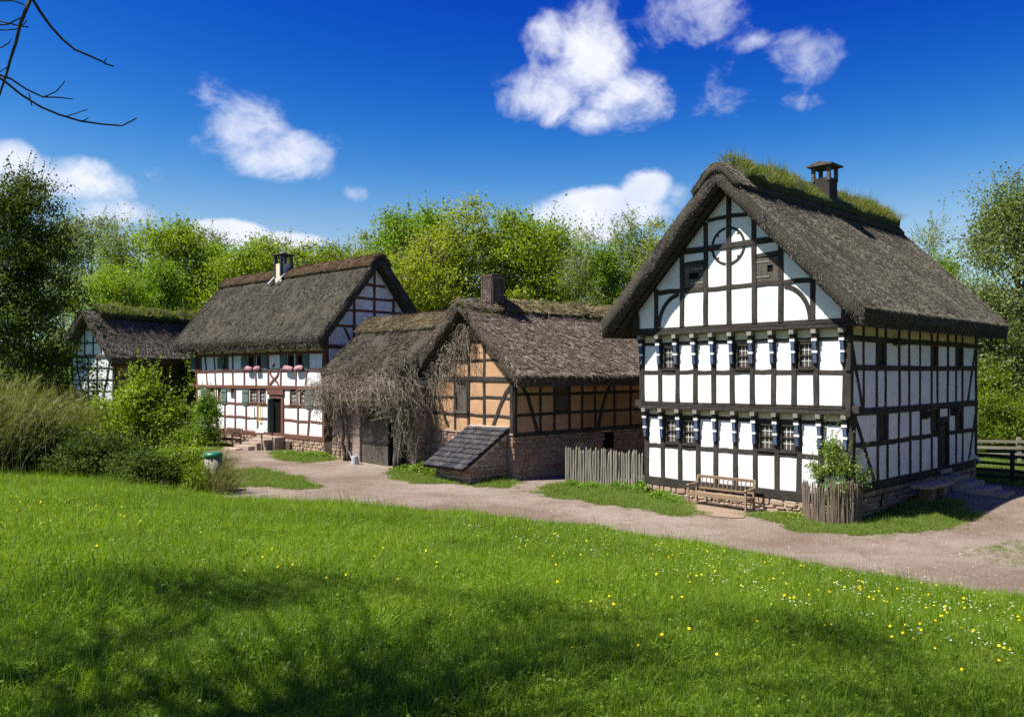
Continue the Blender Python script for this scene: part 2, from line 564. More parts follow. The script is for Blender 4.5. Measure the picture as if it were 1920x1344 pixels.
class MB:
    """collects simple solids into one mesh"""

    def __init__(s):
        s.v, s.f = [], []

    def add(s, V, F):
        o = len(s.v)
        s.v += [tuple(p) for p in V]
        s.f += [tuple(i + o for i in f) for f in F]
        return s

    def box(s, c, size, mat3=None, jit=0.0):
        c = Vector(c)
        V = []
        for z in (-.5, .5):
            for x, y in ((-.5, -.5), (.5, -.5), (.5, .5), (-.5, .5)):
                p = Vector((x * size[0], y * size[1], z * size[2]))
                if jit:
                    p += Vector([random.uniform(-jit, jit) for _ in range(3)])
                if mat3 is not None:
                    p = mat3 @ p
                V.append(c + p)
        return s.add(V, [(3, 2, 1, 0), (4, 5, 6, 7), (0, 1, 5, 4), (1, 2, 6, 5), (2, 3, 7, 6), (3, 0, 4, 7)])

    def bar(s, a, b, w, h, up=(0, 0, 1), jit=0.0):
        a, b = Vector(a), Vector(b)
        d = (b - a)
        L = d.length
        d.normalize()
        u = Vector(up)
        if abs(d.dot(u)) > .98:
            u = Vector((1, 0, 0))
        side = d.cross(u).normalized()
        u = side.cross(d)
        m = Matrix((d, side, u)).transposed()
        return s.box((a + b) / 2, (L, w, h), m, jit)

    def tube(s, pts, radii, n=6, cap=True):
        pts = [Vector(p) for p in pts]
        rings = []
        for i, p in enumerate(pts):
            d = (pts[min(i + 1, len(pts) - 1)] - pts[max(i - 1, 0)])
            d = d.normalized() if d.length > 1e-9 else Vector((0, 0, 1))
            u = Vector((0, 0, 1)) if abs(d.z) < .9 else Vector((1, 0, 0))
            a = d.cross(u).normalized()
            b = d.cross(a)
            r = radii[i] if hasattr(radii, '__len__') else radii
            rings.append([p + (a * math.cos(2 * math.pi * k / n) + b * math.sin(2 * math.pi * k / n)) * r for k in range(n)])
        V = [q for r in rings for q in r]
        F = []
        for i in range(len(rings) - 1):
            for k in range(n):
                k2 = (k + 1) % n
                F.append((i * n + k, i * n + k2, (i + 1) * n + k2, (i + 1) * n + k))
        if cap:
            F.append(tuple(range(n - 1, -1, -1)))
            F.append(tuple(range((len(rings) - 1) * n, len(rings) * n)))
        return s.add(V, F)

    def prism(s, poly, ext):
        """closed polygon (list of 3D points) pushed along ext"""
        poly = [Vector(p) for p in poly]
        ext = Vector(ext)
        n = len(poly)
        V = poly + [p + ext for p in poly]
        F = [tuple(range(n - 1, -1, -1)), tuple(range(n, 2 * n))]
        F += [(i, (i + 1) % n, n + (i + 1) % n, n + i) for i in range(n)]
        return s.add(V, F)

    def mesh(s, name, mat, smooth=False):
        return mesh_np(name, s.v, s.f, mat, smooth)

    def build(s, name, mat, parent=None, smooth=False, loc=None, rot=None):
        return obj(name, s.mesh(name, mat, smooth), parent, loc, rot)


def tubes_np(paths, radii, n=3):
    """many open tubes: paths (P,K,3), radii (P,K) -> V, quads"""
    paths = np.asarray(paths, float)
    P, K, _ = paths.shape
    d = np.gradient(paths, axis=1)
    d /= np.linalg.norm(d, axis=2, keepdims=True) + 1e-9
    ref = np.where(np.abs(d[..., 2:3]) < .9, np.array([0, 0, 1.]), np.array([1., 0, 0]))
    a = np.cross(d, ref)
    a /= np.linalg.norm(a, axis=2, keepdims=True) + 1e-9
    b = np.cross(d, a)
    ang = np.arange(n) * 2 * np.pi / n
    ring = (a[:, :, None, :] * np.cos(ang)[None, None, :, None] + b[:, :, None, :] * np.sin(ang)[None, None, :, None])
    V = paths[:, :, None, :] + ring * np.asarray(radii)[:, :, None, None]
    idx = np.arange(P * K * n).reshape(P, K, n)
    i0, i1 = idx[:, :-1], idx[:, 1:]
    F = np.stack([i0, np.roll(i0, -1, 2), np.roll(i1, -1, 2), i1], -1).reshape(-1, 4)
    return V.reshape(-1, 3), F


def leaves_np(C, size, up_bias=.4, aspect=.6, rng=RNG):
    """a leaf (bent four-point blade) at every centre"""
    n = len(C)
    d = rng.normal(size=(n, 3))
    d[:, 2] *= .7
    d /= np.linalg.norm(d, axis=1, keepdims=True)
    nn = rng.normal(size=(n, 3)) + np.array([0, 0, up_bias * 3])
    s = np.cross(d, nn)
    s /= np.linalg.norm(s, axis=1, keepdims=True) + 1e-9
    up = np.cross(s, d)
    L = (size * rng.uniform(.65, 1.35, n))[:, None]
    W = L * aspect * .5
    V = np.stack([C - d * L * .5, C + s * W + up * L * .06, C + d * L * .5 - up * L * .10, C - s * W + up * L * .06], 1)
    F = np.arange(n * 4).reshape(n, 4)
    return V.reshape(-1, 3), F


def blades_np(P, D, length, width, bend=.35, rng=RNG, segs=2):
    """grass blades / straws: strips tapering to a point. P base, D direction"""
    n = len(P)
    D = D / (np.linalg.norm(D, axis=1, keepdims=True) + 1e-9)
    r = rng.normal(size=(n, 3))
    s = np.cross(D, r)
    s /= np.linalg.norm(s, axis=1, keepdims=True) + 1e-9
    L = np.asarray(length).reshape(-1, 1) * np.ones((n, 1))
    W = np.asarray(width).reshape(-1, 1) * np.ones((n, 1)) * .5
    bd = rng.normal(size=(n, 3)) * bend
    bd[:, 2] -= bend * .6
    rows = []
    for k in range(segs):
        t = k / segs
        c = P + D * L * t + bd * L * t * t
        w = W * (1 - t * .55)
        rows += [c - s * w, c + s * w]
    rows.append(P + D * L + bd * L)
    V = np.stack(rows, 1)
    m = V.shape[1]
    base = np.arange(n)[:, None] * m
    F = []
    for k in range(segs - 1):
        F.append(np.concatenate([base + 2 * k, base + 2 * k + 1, base + 2 * k + 3], 1))
        F.append(np.concatenate([base + 2 * k, base + 2 * k + 3, base + 2 * k + 2], 1))
    k = segs - 1
    F.append(np.concatenate([base + 2 * k, base + 2 * k + 1, base + 2 * k + 2], 1))
    return V.reshape(-1, 3), np.concatenate(F, 0)


def fbm(x, y, z=0.0, o=4):
    return mnoise.fractal(Vector((x, y, z)), 1.0, 2.0, o)


def smooth(a, b, x):
    t = np.clip((x - a) / (b - a), 0, 1)
    return t * t * (3 - 2 * t)


# ------------------------------------------------------------------ terrain
NS = np.array([-40, -10, .65, 5.2, 11.4, 16.9, 19.9, 23.4, 40, 80])
NE = np.array([18.5, 19.0, 19.7, 20.5, 21.3, 19.9, 19.2, 18.2, 18.0, 18.0])


def gz(x, y):
    """height of the ground"""
    x = np.asarray(x, float)
    y = np.asarray(y, float)
    q = .695 * x - .719 * y
    zf = np.interp(q, [-42, -36, -24, -13, 0], [.14, .10, 0, -.30, -.38])
    zf = zf + .40 * np.exp(-(((x - 15.6) ** 2 + (y - 29.6) ** 2) / 18.0))
    n = .55 * x + .834 * y
    s = -.834 * x + .55 * y
    t = n / np.interp(s, NS, NE)
    h = 1 - np.where(t > 0, .9 * t + .1 * t ** 3, .9 * t)
    h = np.clip(h, 0, 3.2)
    h = np.where(t > 1, 0, h)
    z = zf + (2.55 - zf) * h
    wob = .035 * np.sin(x * .9 + 1.3 * np.sin(y * .5)) + .03 * np.sin(y * 1.1 + .7 * x) + .02 * np.sin(2.3 * x - 1.7 * y)
    return z + wob * np.clip(h * 4, .12, 1)


def gz1(x, y):
    return float(gz(x, y))


def on_ground(px, py, z=0.0):
    """where the sight line through this point of the photograph meets the ground"""
    for _ in range(12):
        t = (EYE - z) * 1560 / (py - 700)
        x = (px - 960) / 1560 * t
        z = gz1(x, t)
    return x, t


def poly_px(pts):
    return [on_ground(*p) for p in pts]


def inside(px, py, poly):
    """vectorised point in polygon"""
    px, py = np.asarray(px), np.asarray(py)
    r = np.zeros(px.shape, bool)
    n = len(poly)
    for i in range(n):
        x0, y0 = poly[i]
        x1, y1 = poly[(i + 1) % n]
        c = ((y0 > py) != (y1 > py))
        with np.errstate(divide='ignore', invalid='ignore'):
            r ^= c & (px < (x1 - x0) * (py - y0) / (y1 - y0 + 1e-12) + x0)
    return r


def roughen(poly, step=.5, amp=.12, seed=0.0):
    out = []
    n = len(poly)
    for i in range(n):
        a, b = Vector(poly[i]), Vector(poly[(i + 1) % n])
        k = max(1, int((b - a).length / step))
        d = (b - a).normalized()
        nrm = Vector((-d.y, d.x))
        for j in range(k):
            p = a.lerp(b, j / k)
            w = fbm(p.x * 1.1, p.y * 1.1, seed) * amp * 2
            p = p + nrm * w
            out.append((p.x, p.y))
    return out


def sheet(name, poly, lift, mat, grid=.6):
    """a sheet that follows the ground inside a polygon"""
    xs = [p[0] for p in poly]
    ys = [p[1] for p in poly]
    gx, gy = np.meshgrid(np.arange(min(xs), max(xs), grid), np.arange(min(ys), max(ys), grid))
    k = inside(gx, gy, poly)
    pts = [Vector(p) for p in poly] + [Vector((a, b)) for a, b in zip(gx[k], gy[k])]
    edges = [(i, (i + 1) % len(poly)) for i in range(len(poly))]
    v, e, f, *_ = delaunay_2d_cdt(pts, edges, [], 1, 1e-5)
    X = np.array([(p.x, p.y) for p in v])
    Z = gz(X[:, 0], X[:, 1]) + lift
    me = mesh_np(name, np.column_stack([X, Z]), [tuple(t) for t in f], mat, True)
    return obj(name, me)


def build_ground():
    ax = np.concatenate([[-900, -500, -300, -180, -120, -90, -70], np.arange(-60, 46, .5), [50, 60, 75, 100, 150, 250, 500, 900]])
    ay = np.concatenate([[-200, -100, -60, -40, -25, -15], np.arange(-10, 50, .5), np.arange(50, 100, 2.), [110, 130, 170, 250, 400, 700, 1200]])
    X, Y = np.meshgrid(ax, ay)
    Z = gz(X, Y)
    far = smooth(90, 260, np.hypot(X, Y))
    Z = Z * (1 - far) + far * 0.0
    V = np.column_stack([X.ravel(), Y.ravel(), Z.ravel()])
    nx, ny = len(ax), len(ay)
    i = np.arange(nx * ny).reshape(ny, nx)
    F = np.stack([i[:-1, :-1], i[:-1, 1:], i[1:, 1:], i[1:, :-1]], -1).reshape(-1, 4)
    o = obj("ground", mesh_np("ground", V, F, "ground", True))
    tag(o, "green meadow ground sloping down to the gravel lane", "meadow", kind="structure")


build_ground()
LANE = poly_px([(300, 925), (430, 938), (600, 946), (760, 957), (900, 969), (1000, 980), (1100, 990), (1300, 1023), (1500, 1057),
                (1700, 1091), (1920, 1129), (2150, 1172), (2300, 1100), (2250, 1000), (2150, 945), (1920, 913), (1842, 903)])
LANE += [(17.5, 37.), (8., 40.), (-2, 48), (-14, 56), (-22, 53)] + poly_px([(338, 838), (330, 858), (250, 885)])
LANE = roughen(LANE, .45, .16, 3.3)
tag(sheet("gravel_lane", LANE, .012, "gravel", .5), "brown grey gravel lane running past the timber framed houses", "lane", kind="structure")
VERGES = {}
for nm, lab, pts in [
    ("grass_verge", "long grass island in the gravel beside the litter bin",
     [(405, 905), (425, 885), (480, 879), (530, 887), (575, 904), (594, 914), (560, 919), (500, 913), (430, 914)]),
    ("grass_verge", "narrow grass strip below the rubble plinth of the red timbered house",
     [(506, 850), (530, 845), (570, 847), (608, 851), (640, 858), (612, 865), (570, 868), (530, 863)]),
    ("grass_verge", "weedy grass patch around the tiled lean-to",
     [(732, 888), (770, 874), (820, 872), (880, 886), (945, 886), (972, 908), (940, 915), (870, 909), (790, 906), (745, 898)]),
    ("grass_verge", "grass verge before the palisade fence",
     [(995, 924), (1050, 907), (1130, 908), (1210, 912), (1270, 932), (1330, 967), (1250, 963), (1150, 946), (1060, 936)]),
    ("grass_verge", "grass patch around the corner of the black timbered house",
     [(1390, 962), (1470, 958), (1560, 960), (1650, 950), (1740, 930), (1790, 942), (1822, 968), (1780, 987), (1700, 1000), (1600, 1003), (1500, 995), (1430, 977)]),
    ("grass_verge", "thin grass patch by the lane beyond the house corner",
     [(1800, 1040), (1860, 1030), (1920, 1017), (2100, 1000), (2150, 1070), (1990, 1075), (1920, 1062), (1850, 1052)]),
    ("grass_verge", "grass at the foot of the shrub by the red timbered house",
     [(330, 845), (345, 826), (380, 822), (418, 830), (430, 838), (400, 845), (360, 850)]),
]:
    p = roughen(poly_px(pts), .16, .22, len(VERGES) * 2.1)
    VERGES[lab] = p
    if lab.startswith("thin"):
        continue
    o = sheet(nm, p, .028, "ground", .35)
    tag(o, lab, "grass", "grass patches in the gravel", "structure")
    VERGES[lab] = p
SOIL = roughen(poly_px([(1275, 958), (1290, 944), (1400, 952), (1425, 962), (1395, 972), (1330, 970)]), .3, .1, 9)

# ------------------------------------------------------------------ timber framing


class Fac:
    """a wall face: u along the wall, z up, d out of the wall, in the house's own frame"""

    def __init__(s, root, p0, eu, en):
        s.root, s.p0, s.eu, s.en = root, Vector(p0), Vector(eu), Vector(en)

    def at(s, u, z, d=0.):
        return s.p0 + s.eu * u + Vector((0, 0, z)) + s.en * d


def timber(f, a, b, w, mat, name="post", d=.035, back=.11, bow=.015, parent=None, segs=None, wj=.07):
    a2, b2 = Vector(a), Vector(b)
    L = (b2 - a2).length
    t = (b2 - a2) / L
    nr = Vector((-t.y, t.x))
    k = segs or max(2, min(8, int(L / .55)))
    V, F = [], []
    ph = random.uniform(0, 6.28)
    am = random.uniform(-1, 1) * bow
    dd = d + random.uniform(-.006, .006)
    for i in range(k + 1):
        s_ = i / k
        c = a2.lerp(b2, s_) + nr * (am * math.sin(math.pi * s_ + .2) + bow * .5 * math.sin(5 * s_ + ph))
        hw0 = w / 2 * (1 + random.uniform(-wj, wj))
        hw1 = w / 2 * (1 + random.uniform(-wj, wj))
        q0, q1 = c - nr * hw0, c + nr * hw1
        df = dd + random.uniform(-.005, .005)
        ch = min(.018, w * .12)
        for (q, e) in ((q0, -back), (q0, df - ch), (q0 + nr * ch, df), (q1 - nr * ch, df), (q1, df - ch), (q1, -back)):
            V.append(f.at(q.x, q.y, e))
    for i in range(k):
        o = i * 6
        for j in range(5):
            F.append((o + j, o + j + 1, o + 7 + j, o + 6 + j))
    F.append((0, 1, 2, 3, 4, 5))
    o = k * 6
    F.append((o + 5, o + 4, o + 3, o + 2, o + 1, o))
    return obj(name, mesh_np(name, V, F, mat), parent or f.root)


def arc_timber(f, pts, w, mat, name="curved_brace", d=.033, parent=None):
    V, F = [], []
    n = len(pts)
    for i, p in enumerate(pts):
        p = Vector(p)
        t = (Vector(pts[min(i + 1, n - 1)]) - Vector(pts[max(0, i - 1)])).normalized()
        nr = Vector((-t.y, t.x))
        for (s_, e) in ((-1, -.08), (-1, d), (1, d), (1, -.08)):
            q = p + nr * s_ * w / 2
            V.append(f.at(q.x, q.y, e))
    for i in range(n - 1):
        for j in range(3):
            F.append((i * 4 + j, i * 4 + j + 1, i * 4 + 5 + j, i * 4 + 4 + j))
    F += [(0, 1, 2, 3), ((n - 1) * 4 + 3, (n - 1) * 4 + 2, (n - 1) * 4 + 1, (n - 1) * 4)]
    return obj(name, mesh_np(name, V, F, mat), parent or f.root)


def clip_poly(poly, clip):
    """Sutherland-Hodgman against a convex counter-clockwise polygon"""
    out = [tuple(p) for p in poly]
    for i in range(len(clip)):
        a, b = clip[i], clip[(i + 1) % len(clip)]
        src, out = out, []
        sd = lambda p: (b[0] - a[0]) * (p[1] - a[1]) - (b[1] - a[1]) * (p[0] - a[0])
        for j in range(len(src)):
            p, q = src[j - 1], src[j]
            sp, sq = sd(p), sd(q)
            if (sp >= 0) != (sq >= 0):
                t = sp / (sp - sq)
                out.append((p[0] + (q[0] - p[0]) * t, p[1] + (q[1] - p[1]) * t))
            if sq >= 0:
                out.append(q)
        if len(out) < 3:
            return []
    return out


def panel(f, poly, mat, name="plaster_panel", bulge=.014):
    n = len(poly)
    cx = sum(p[0] for p in poly) / n
    cy = sum(p[1] for p in poly) / n
    area = abs(sum(poly[i - 1][0] * poly[i][1] - poly[i][0] * poly[i - 1][1] for i in range(n))) / 2
    if area < .004:
        return None
    V = []
    bl = bulge * random.uniform(.4, 1.5)
    for (k, d) in ((1, -.06), (1, 0), (.62, bl), (.25, bl * 1.25)):
        for p in poly:
            V.append(f.at(cx + (p[0] - cx) * k, cy + (p[1] - cy) * k, d + (random.uniform(-.003, .003) if k < 1 else 0)))
    F = []
    for r in range(3):
        for i in range(n):
            j = (i + 1) % n
            F.append((r * n + i, r * n + j, (r + 1) * n + j, (r + 1) * n + i))
    F.append(tuple(range(3 * n, 4 * n)))
    return obj(name, mesh_np(name, V, F, mat, False), f.root)


def panels(f, us, zs, mat, clip=None, skip=(), name="plaster_panel"):
    for i in range(len(us) - 1):
        for j in range(len(zs) - 1):
            if (i, j) in skip:
                continue
            p = [(us[i], zs[j]), (us[i + 1], zs[j]), (us[i + 1], zs[j + 1]), (us[i], zs[j + 1])]
            if clip:
                p = clip_poly(p, clip)
            if len(p) >= 3:
                panel(f, p, mat(i, j) if callable(mat) else mat, name)


def fbox(mb, f, u0, u1, z0, z1, d0, d1):
    c = (f.at(u0, z0, d0) + f.at(u1, z1, d1)) / 2
    m = Matrix((f.eu, f.en, Vector((0, 0, 1)))).transposed()
    return mb.box(c, (abs(u1 - u0), abs(d1 - d0), abs(z1 - z0)), m)


def window(f, u0, u1, z0, z1, frame="oak_black", bars="white_paint", cols=3, rows=4, fr=.05, depth=-.05, transom=True, glass="glass", bar=.014):
    mb = MB()
    for (a, b, c, e) in ((u0, u0 + fr, z0, z1), (u1 - fr, u1, z0, z1), (u0 + fr, u1 - fr, z0, z0 + fr), (u0 + fr, u1 - fr, z1 - fr, z1)):
        fbox(mb, f, a, b, c, e, -.10, depth + .065)
    w = mb.build("window", frame, f.root)
    zs = [z0 + fr, (z0 + z1) / 2, z1 - fr] if transom else [z0 + fr, z1 - fr]
    if transom:
        m = MB()
        fbox(m, f, u0 + fr, u1 - fr, zs[1] - .018, zs[1] + .018, depth - .01, depth + .045)
        m.build("transom", frame, w)
    for k in range(len(zs) - 1):
        m = MB()
        fbox(m, f, u0 + fr, u1 - fr, zs[k], zs[k + 1], depth - .03, depth - .015)
        m.build("pane", glass, w)
    if cols > 1 or rows > 1:
        m = MB()
        for i in range(1, cols):
            u = u0 + fr + (u1 - u0 - 2 * fr) * i / cols
            fbox(m, f, u - bar / 2, u + bar / 2, z0 + fr, z1 - fr, depth - .012, depth + .006)
        for j in range(1, rows):
            z = z0 + fr + (z1 - z0 - 2 * fr) * j / rows
            fbox(m, f, u0 + fr, u1 - fr, z - bar / 2, z + bar / 2, depth - .012, depth + .004)
        m.build("glazing_bars", bars, w)
    m = MB()
    fbox(m, f, u0 - .03, u1 + .03, z0 - .045, z0 - .002, -.05, .07)
    m.build("sill", frame, w)
    return w


def boards(f, u0, u1, z0, z1, n, mat, d=.02, th=.03, parent=None, name="board", tilt=0.0):
    w = (u1 - u0) / n
    for i in range(n):
        mb = MB()
        e = random.uniform(-.006, .006)
        fbox(mb, f, u0 + i * w + .004, u0 + (i + 1) * w - .004, z0 + random.uniform(0, .02), z1 - random.uniform(0, .015), d + e - th, d + e)
        mb.build(name, mat, parent or f.root)


def shutter(f, u0, u1, z0, z1, mat, d=.045):
    s = MB()
    fbox(s, f, u0 + .01, u1 - .01, z0 + .03, z1 - .02, d - .02, d - .006)
    o = s.build("shutter", mat, f.root)
    for z in (z0 + .17, z1 - .17):
        s = MB()
        fbox(s, f, u0 + .02, u1 - .02, z - .03, z + .03, d + .036, d + .055)
        s.build("batten", mat, o)
    boards(f, u0, u1, z0, z1, 3, mat, d + .028, .03, o)
    return o


STONES = {}


def stone_mesh(mat):
    if mat not in STONES:
        L = []
        for k in range(9):
            V = []
            for (s_, y) in ((1.0, 0.0), (.97, -.62), (.80, -1.0)):
                for (x, z) in ((-.5, -.5), (0.02, -.5), (.5, -.5), (.5, 0.03), (.5, .5), (-.03, .5), (-.5, .5), (-.5, 0)):
                    jx, jz = random.uniform(-.06, .06), random.uniform(-.07, .07)
                    rd = .9 if abs(x) + abs(z) > .9 else 1.0
                    V.append(((x + jx) * s_ * rd, y + random.uniform(-.12, .12) * (y < -.5), (z + jz) * s_ * rd))
            F = []
            for r in range(2):
                for i in range(8):
                    j = (i + 1) % 8
                    F.append((r * 8 + i, r * 8 + j, r * 8 + 8 + j, r * 8 + 8 + i))
            F.append(tuple(range(16, 24)))
            L.append(mesh_np("stone", V, F, mat))
        STONES[mat] = L
    return STONES[mat]


def stone_wall(f, u0, u1, z0, z1, mat, parent, course=.2, length=.36, proud=.05, clip=None, skip=None, irr=.5, top=None):
    """coursed rubble: every stone an object of its own, mortar face behind"""
    ang = math.atan2(f.eu.y, f.eu.x)
    z = z0
    n = 0
    while z < z1 - .03:
        h = min(course * random.uniform(1 - irr * .7, 1 + irr * .6), z1 - z)
        if z1 - z - h < .06:
            h = z1 - z
        u = u0 - random.uniform(0, length * .5)
        while u < u1:
            w = length * random.uniform(1 - irr, 1 + irr)
            a, b = max(u, u0), min(u + w, u1)
            u += w
            if b - a < .07:
                continue
            cu, cz = (a + b) / 2, z + h / 2
            if clip and not clip(cu, cz):
                continue
            if skip and skip(cu, cz):
                continue
            if top is not None and z + h > top(cu):
                continue
            o = bpy.data.objects.new("stone", random.choice(stone_mesh(mat)))
            link(o, parent)
            o.location = f.at(cu, cz + random.uniform(-.008, .008), 0.0)
            # local -y of the stone faces out of the wall
            o.rotation_euler = (random.uniform(-.02, .02), random.uniform(-.05, .05), math.atan2(f.en.x, -f.en.y))
            o.scale = ((b - a) - .036, proud * random.uniform(.5, 1.4), h - .034)
            n += 1
        z += h
    return n


# ------------------------------------------------------------------ thatch


def thatch_roof(root, axis, prof_in, prof_out, v0, v1, mat, name="roof", seed=0.0, rough=.03, steps=None, sag=0.0):
    """prof_* : (across, z) polylines eave-ridge-eave of equal length; axis 'y' sweeps along local y, 'x' along local x"""
    n = len(prof_in)
    steps = steps or int((v1 - v0) / .35)
    V, F = [], []
    for i in range(steps + 1):
        v = v0 + (v1 - v0) * i / steps
        dz = -sag * math.sin(math.pi * i / steps)
        for (pr, am) in ((prof_out, 1), (prof_in, .3)):
            for k, (a, z) in enumerate(pr):
                w = fbm(a * 1.3, v * 1.3, seed + z, 4) * rough * am * 1.6
                w2 = fbm(a * 5, v * 5, seed + 9, 3) * rough * .6 * am
                a2 = a + (w2 if k in (0, n - 1) else 0)
                vv = v + (fbm(a * 4, z * 4, seed + v, 3) * rough * 1.2 if i in (0, steps) else 0)
                p = (a2, vv, z + w + w2 + dz)
                V.append(p if axis == 'y' else (p[1], p[0], p[2]))
    R = 2 * n
    for i in range(steps):
        o, q = i * R, (i + 1) * R
        for k in range(n - 1):
            F.append((o + k, o + k + 1, q + k + 1, q + k))
            F.append((o + n + k + 1, o + n + k, q + n + k, q + n + k + 1))
        F.append((o, q, q + n, o + n))
        F.append((o + n - 1, o + 2 * n - 1, q + 2 * n - 1, q + n - 1))
    for k in range(n - 1):
        F.append((k + 1, k, n + k, n + k + 1))
        o = steps * R
        F.append((o + k, o + k + 1, o + n + k + 1, o + n + k))
    if axis == 'x':
        F = [tuple(reversed(t)) for t in F]
    me = mesh_np(name, V, F, mat, True)
    return obj(name, me, root)


def profile(c, zi, zo, slope, hl, hr, n=9, rnd=.2, kick=0.0):
    """gable roof section about centre c: inner apex zi, outer apex zo, reach hl to the left and hr to the right"""
    pin, pout = [], []
    for s_, h in ((-1, hl), (1, hr)):
        ts = [h * (1 - k / (n - 1)) for k in range(n)] if s_ < 0 else [h * k / (n - 1) for k in range(1, n)]
        for t in ts:
            kk = kick * max(0, (t / h - .75) / .25) ** 2
            pin.append((c + s_ * t, zi - slope * t + kk))
            r = rnd
            zz = zo - slope * math.sqrt(t * t + r * r)
            # outer surface runs square to the slope, so it overhangs the inner edge a little
            pout.append((c + s_ * (t + .10 * t / h), zz + kk))
    return pin, pout


def straws(root, parent, axis, pout, v0, v1, count, mat, length=.16, width=.014, lift=.35, seed=1, name="loose_straw", band=None, edge=0.5):
    """reed ends lying down the slope over the whole outer face; one uncountable mass"""
    rng = np.random.default_rng(seed)
    P = np.array(pout)
    seg = np.hypot(*np.diff(P, axis=0).T)
    cum = np.concatenate([[0], np.cumsum(seg)])
    s = rng.uniform(0, cum[-1], count)
    ne = int(count * .10 * edge)
    s[:ne] = np.where(rng.random(ne) < .5, rng.uniform(0, .12, ne), cum[-1] - rng.uniform(0, .12, ne))
    v = rng.uniform(v0, v1, count)
    nv = int(count * .16 * edge)
    v[ne:ne + nv] = np.where(rng.random(nv) < .5, v0 + rng.exponential(.05, nv) - .02, v1 - rng.exponential(.05, nv) + .02)
    k = np.clip(np.searchsorted(cum, s) - 1, 0, len(seg) - 1)
    t = (s - cum[k]) / seg[k]
    A = P[k] + (P[k + 1] - P[k]) * t[:, None]
    T = (P[k + 1] - P[k]) / seg[k][:, None]
    T = np.where((T[:, 1] > 0)[:, None], -T, T)            # downslope
    N = np.column_stack([-T[:, 1], T[:, 0]])
    N = np.where((N[:, 1] < 0)[:, None], -N, N)
    base = np.column_stack([A[:, 0], v, A[:, 1] + .005])
    D = np.column_stack([T[:, 0], rng.normal(0, .22, count), T[:, 1]]) + np.column_stack([N[:, 0], np.zeros(count), N[:, 1]]) * rng.uniform(.02, lift, count)[:, None]
    L = length * rng.uniform(.5, 1.5, count)
    V, F = blades_np(base, D, L, width * rng.uniform(.6, 1.5, count), .10, rng, 1)
    if axis == 'x':
        V = V[:, [1, 0, 2]]
    return tag(obj(name, mesh_np(name, V, F, mat), parent), kind="stuff")


def ridge_cap(root, axis, c, z, v0, v1, half, thick, mat, slope, name="ridge_cap", seed=0.0, rough=.06, sag=0.0):
    pin, pout = [], []
    n = 9
    for k in range(n):
        t = -1 + 2 * k / (n - 1)
        a = t * half
        zz = z - slope * (math.sqrt(a * a + .2 * .2) - .07)
        e = thick * (1 - abs(t) ** 3 * .55)
        pin.append((c + a, zz - .12))
        pout.append((c + a * 1.04, zz + e))
    return thatch_roof(root, axis, pin, pout, v0, v1, mat, name, seed, rough, max(6, int((v1 - v0) / .25)), sag), pout


def turf(parent, axis, pout, v0, v1, count, mat, h=.28, seed=3, name="turf_grass", skip=None, width=.02):
    rng = np.random.default_rng(seed)
    P = np.array(pout)
    k = rng.integers(0, len(P) - 1, count)
    t = rng.random(count)
    A = P[k] + (P[k + 1] - P[k]) * t[:, None]
    v = rng.uniform(v0, v1, count)
    w = np.array([fbm(a * .0 + b * 1.4, a * .8, seed, 3) for a, b in zip(A[:, 0], v)])
    ok = np.ones(count, bool) if skip is None else ~skip(v)
    side = np.sign(A[:, 0] - P[len(P) // 2, 0]) * np.abs(k - len(P) / 2) / len(P)
    D = np.column_stack([side * 1.6 + rng.normal(0, .25, count), rng.normal(0, .28, count), np.ones(count) - np.abs(side) * .9])
    L = h * np.clip(.75 + 1.3 * w, .25, 1.8) * rng.uniform(.5, 1.35, count)
    base = np.column_stack([A[:, 0], v, A[:, 1] - .02])
    V, F = blades_np(base[ok], D[ok], L[ok], width * rng.uniform(.6, 1.3, ok.sum()), .3, rng, 2)
    if axis == 'x':
        V = V[:, [1, 0, 2]]
    return tag(obj(name, mesh_np(name, V, F, mat), parent), kind="stuff")


def verge_straws(parent, axis, pin, pout, v, sign, count, mat, seed=5, length=.10, width=.016, name="verge_straw"):
    """cut reed ends standing out of a gable verge"""
    rng = np.random.default_rng(seed)
    A, B = np.array(pin), np.array(pout)
    t = rng.uniform(0, len(A) - 1.001, count)
    k = t.astype(int)
    f = (t - k)[:, None]
    a = A[k] * (1 - f) + A[k + 1] * f
    b = B[k] * (1 - f) + B[k + 1] * f
    w = rng.random(count)[:, None] ** .8
    p = a * (1 - w) + b * w
    T = A[k + 1] - A[k]
    T = T / np.linalg.norm(T, axis=1, keepdims=True)
    T = np.where((T[:, 1] > 0)[:, None], -T, T)
    base = np.column_stack([p[:, 0], np.full(count, v - sign * .03), p[:, 1]])
    D = np.column_stack([T[:, 0] * .75 + rng.normal(0, .25, count), sign * rng.uniform(.35, .9, count), T[:, 1] * .75 + rng.normal(0, .25, count)])
    V, F = blades_np(base, D, length * rng.uniform(.5, 1.4, count), width * rng.uniform(.6, 1.4, count), .1, rng, 1)
    if axis == 'x':
        V = V[:, [1, 0, 2]]
    return tag(obj(name, mesh_np(name, V, F, mat), parent), kind="stuff")


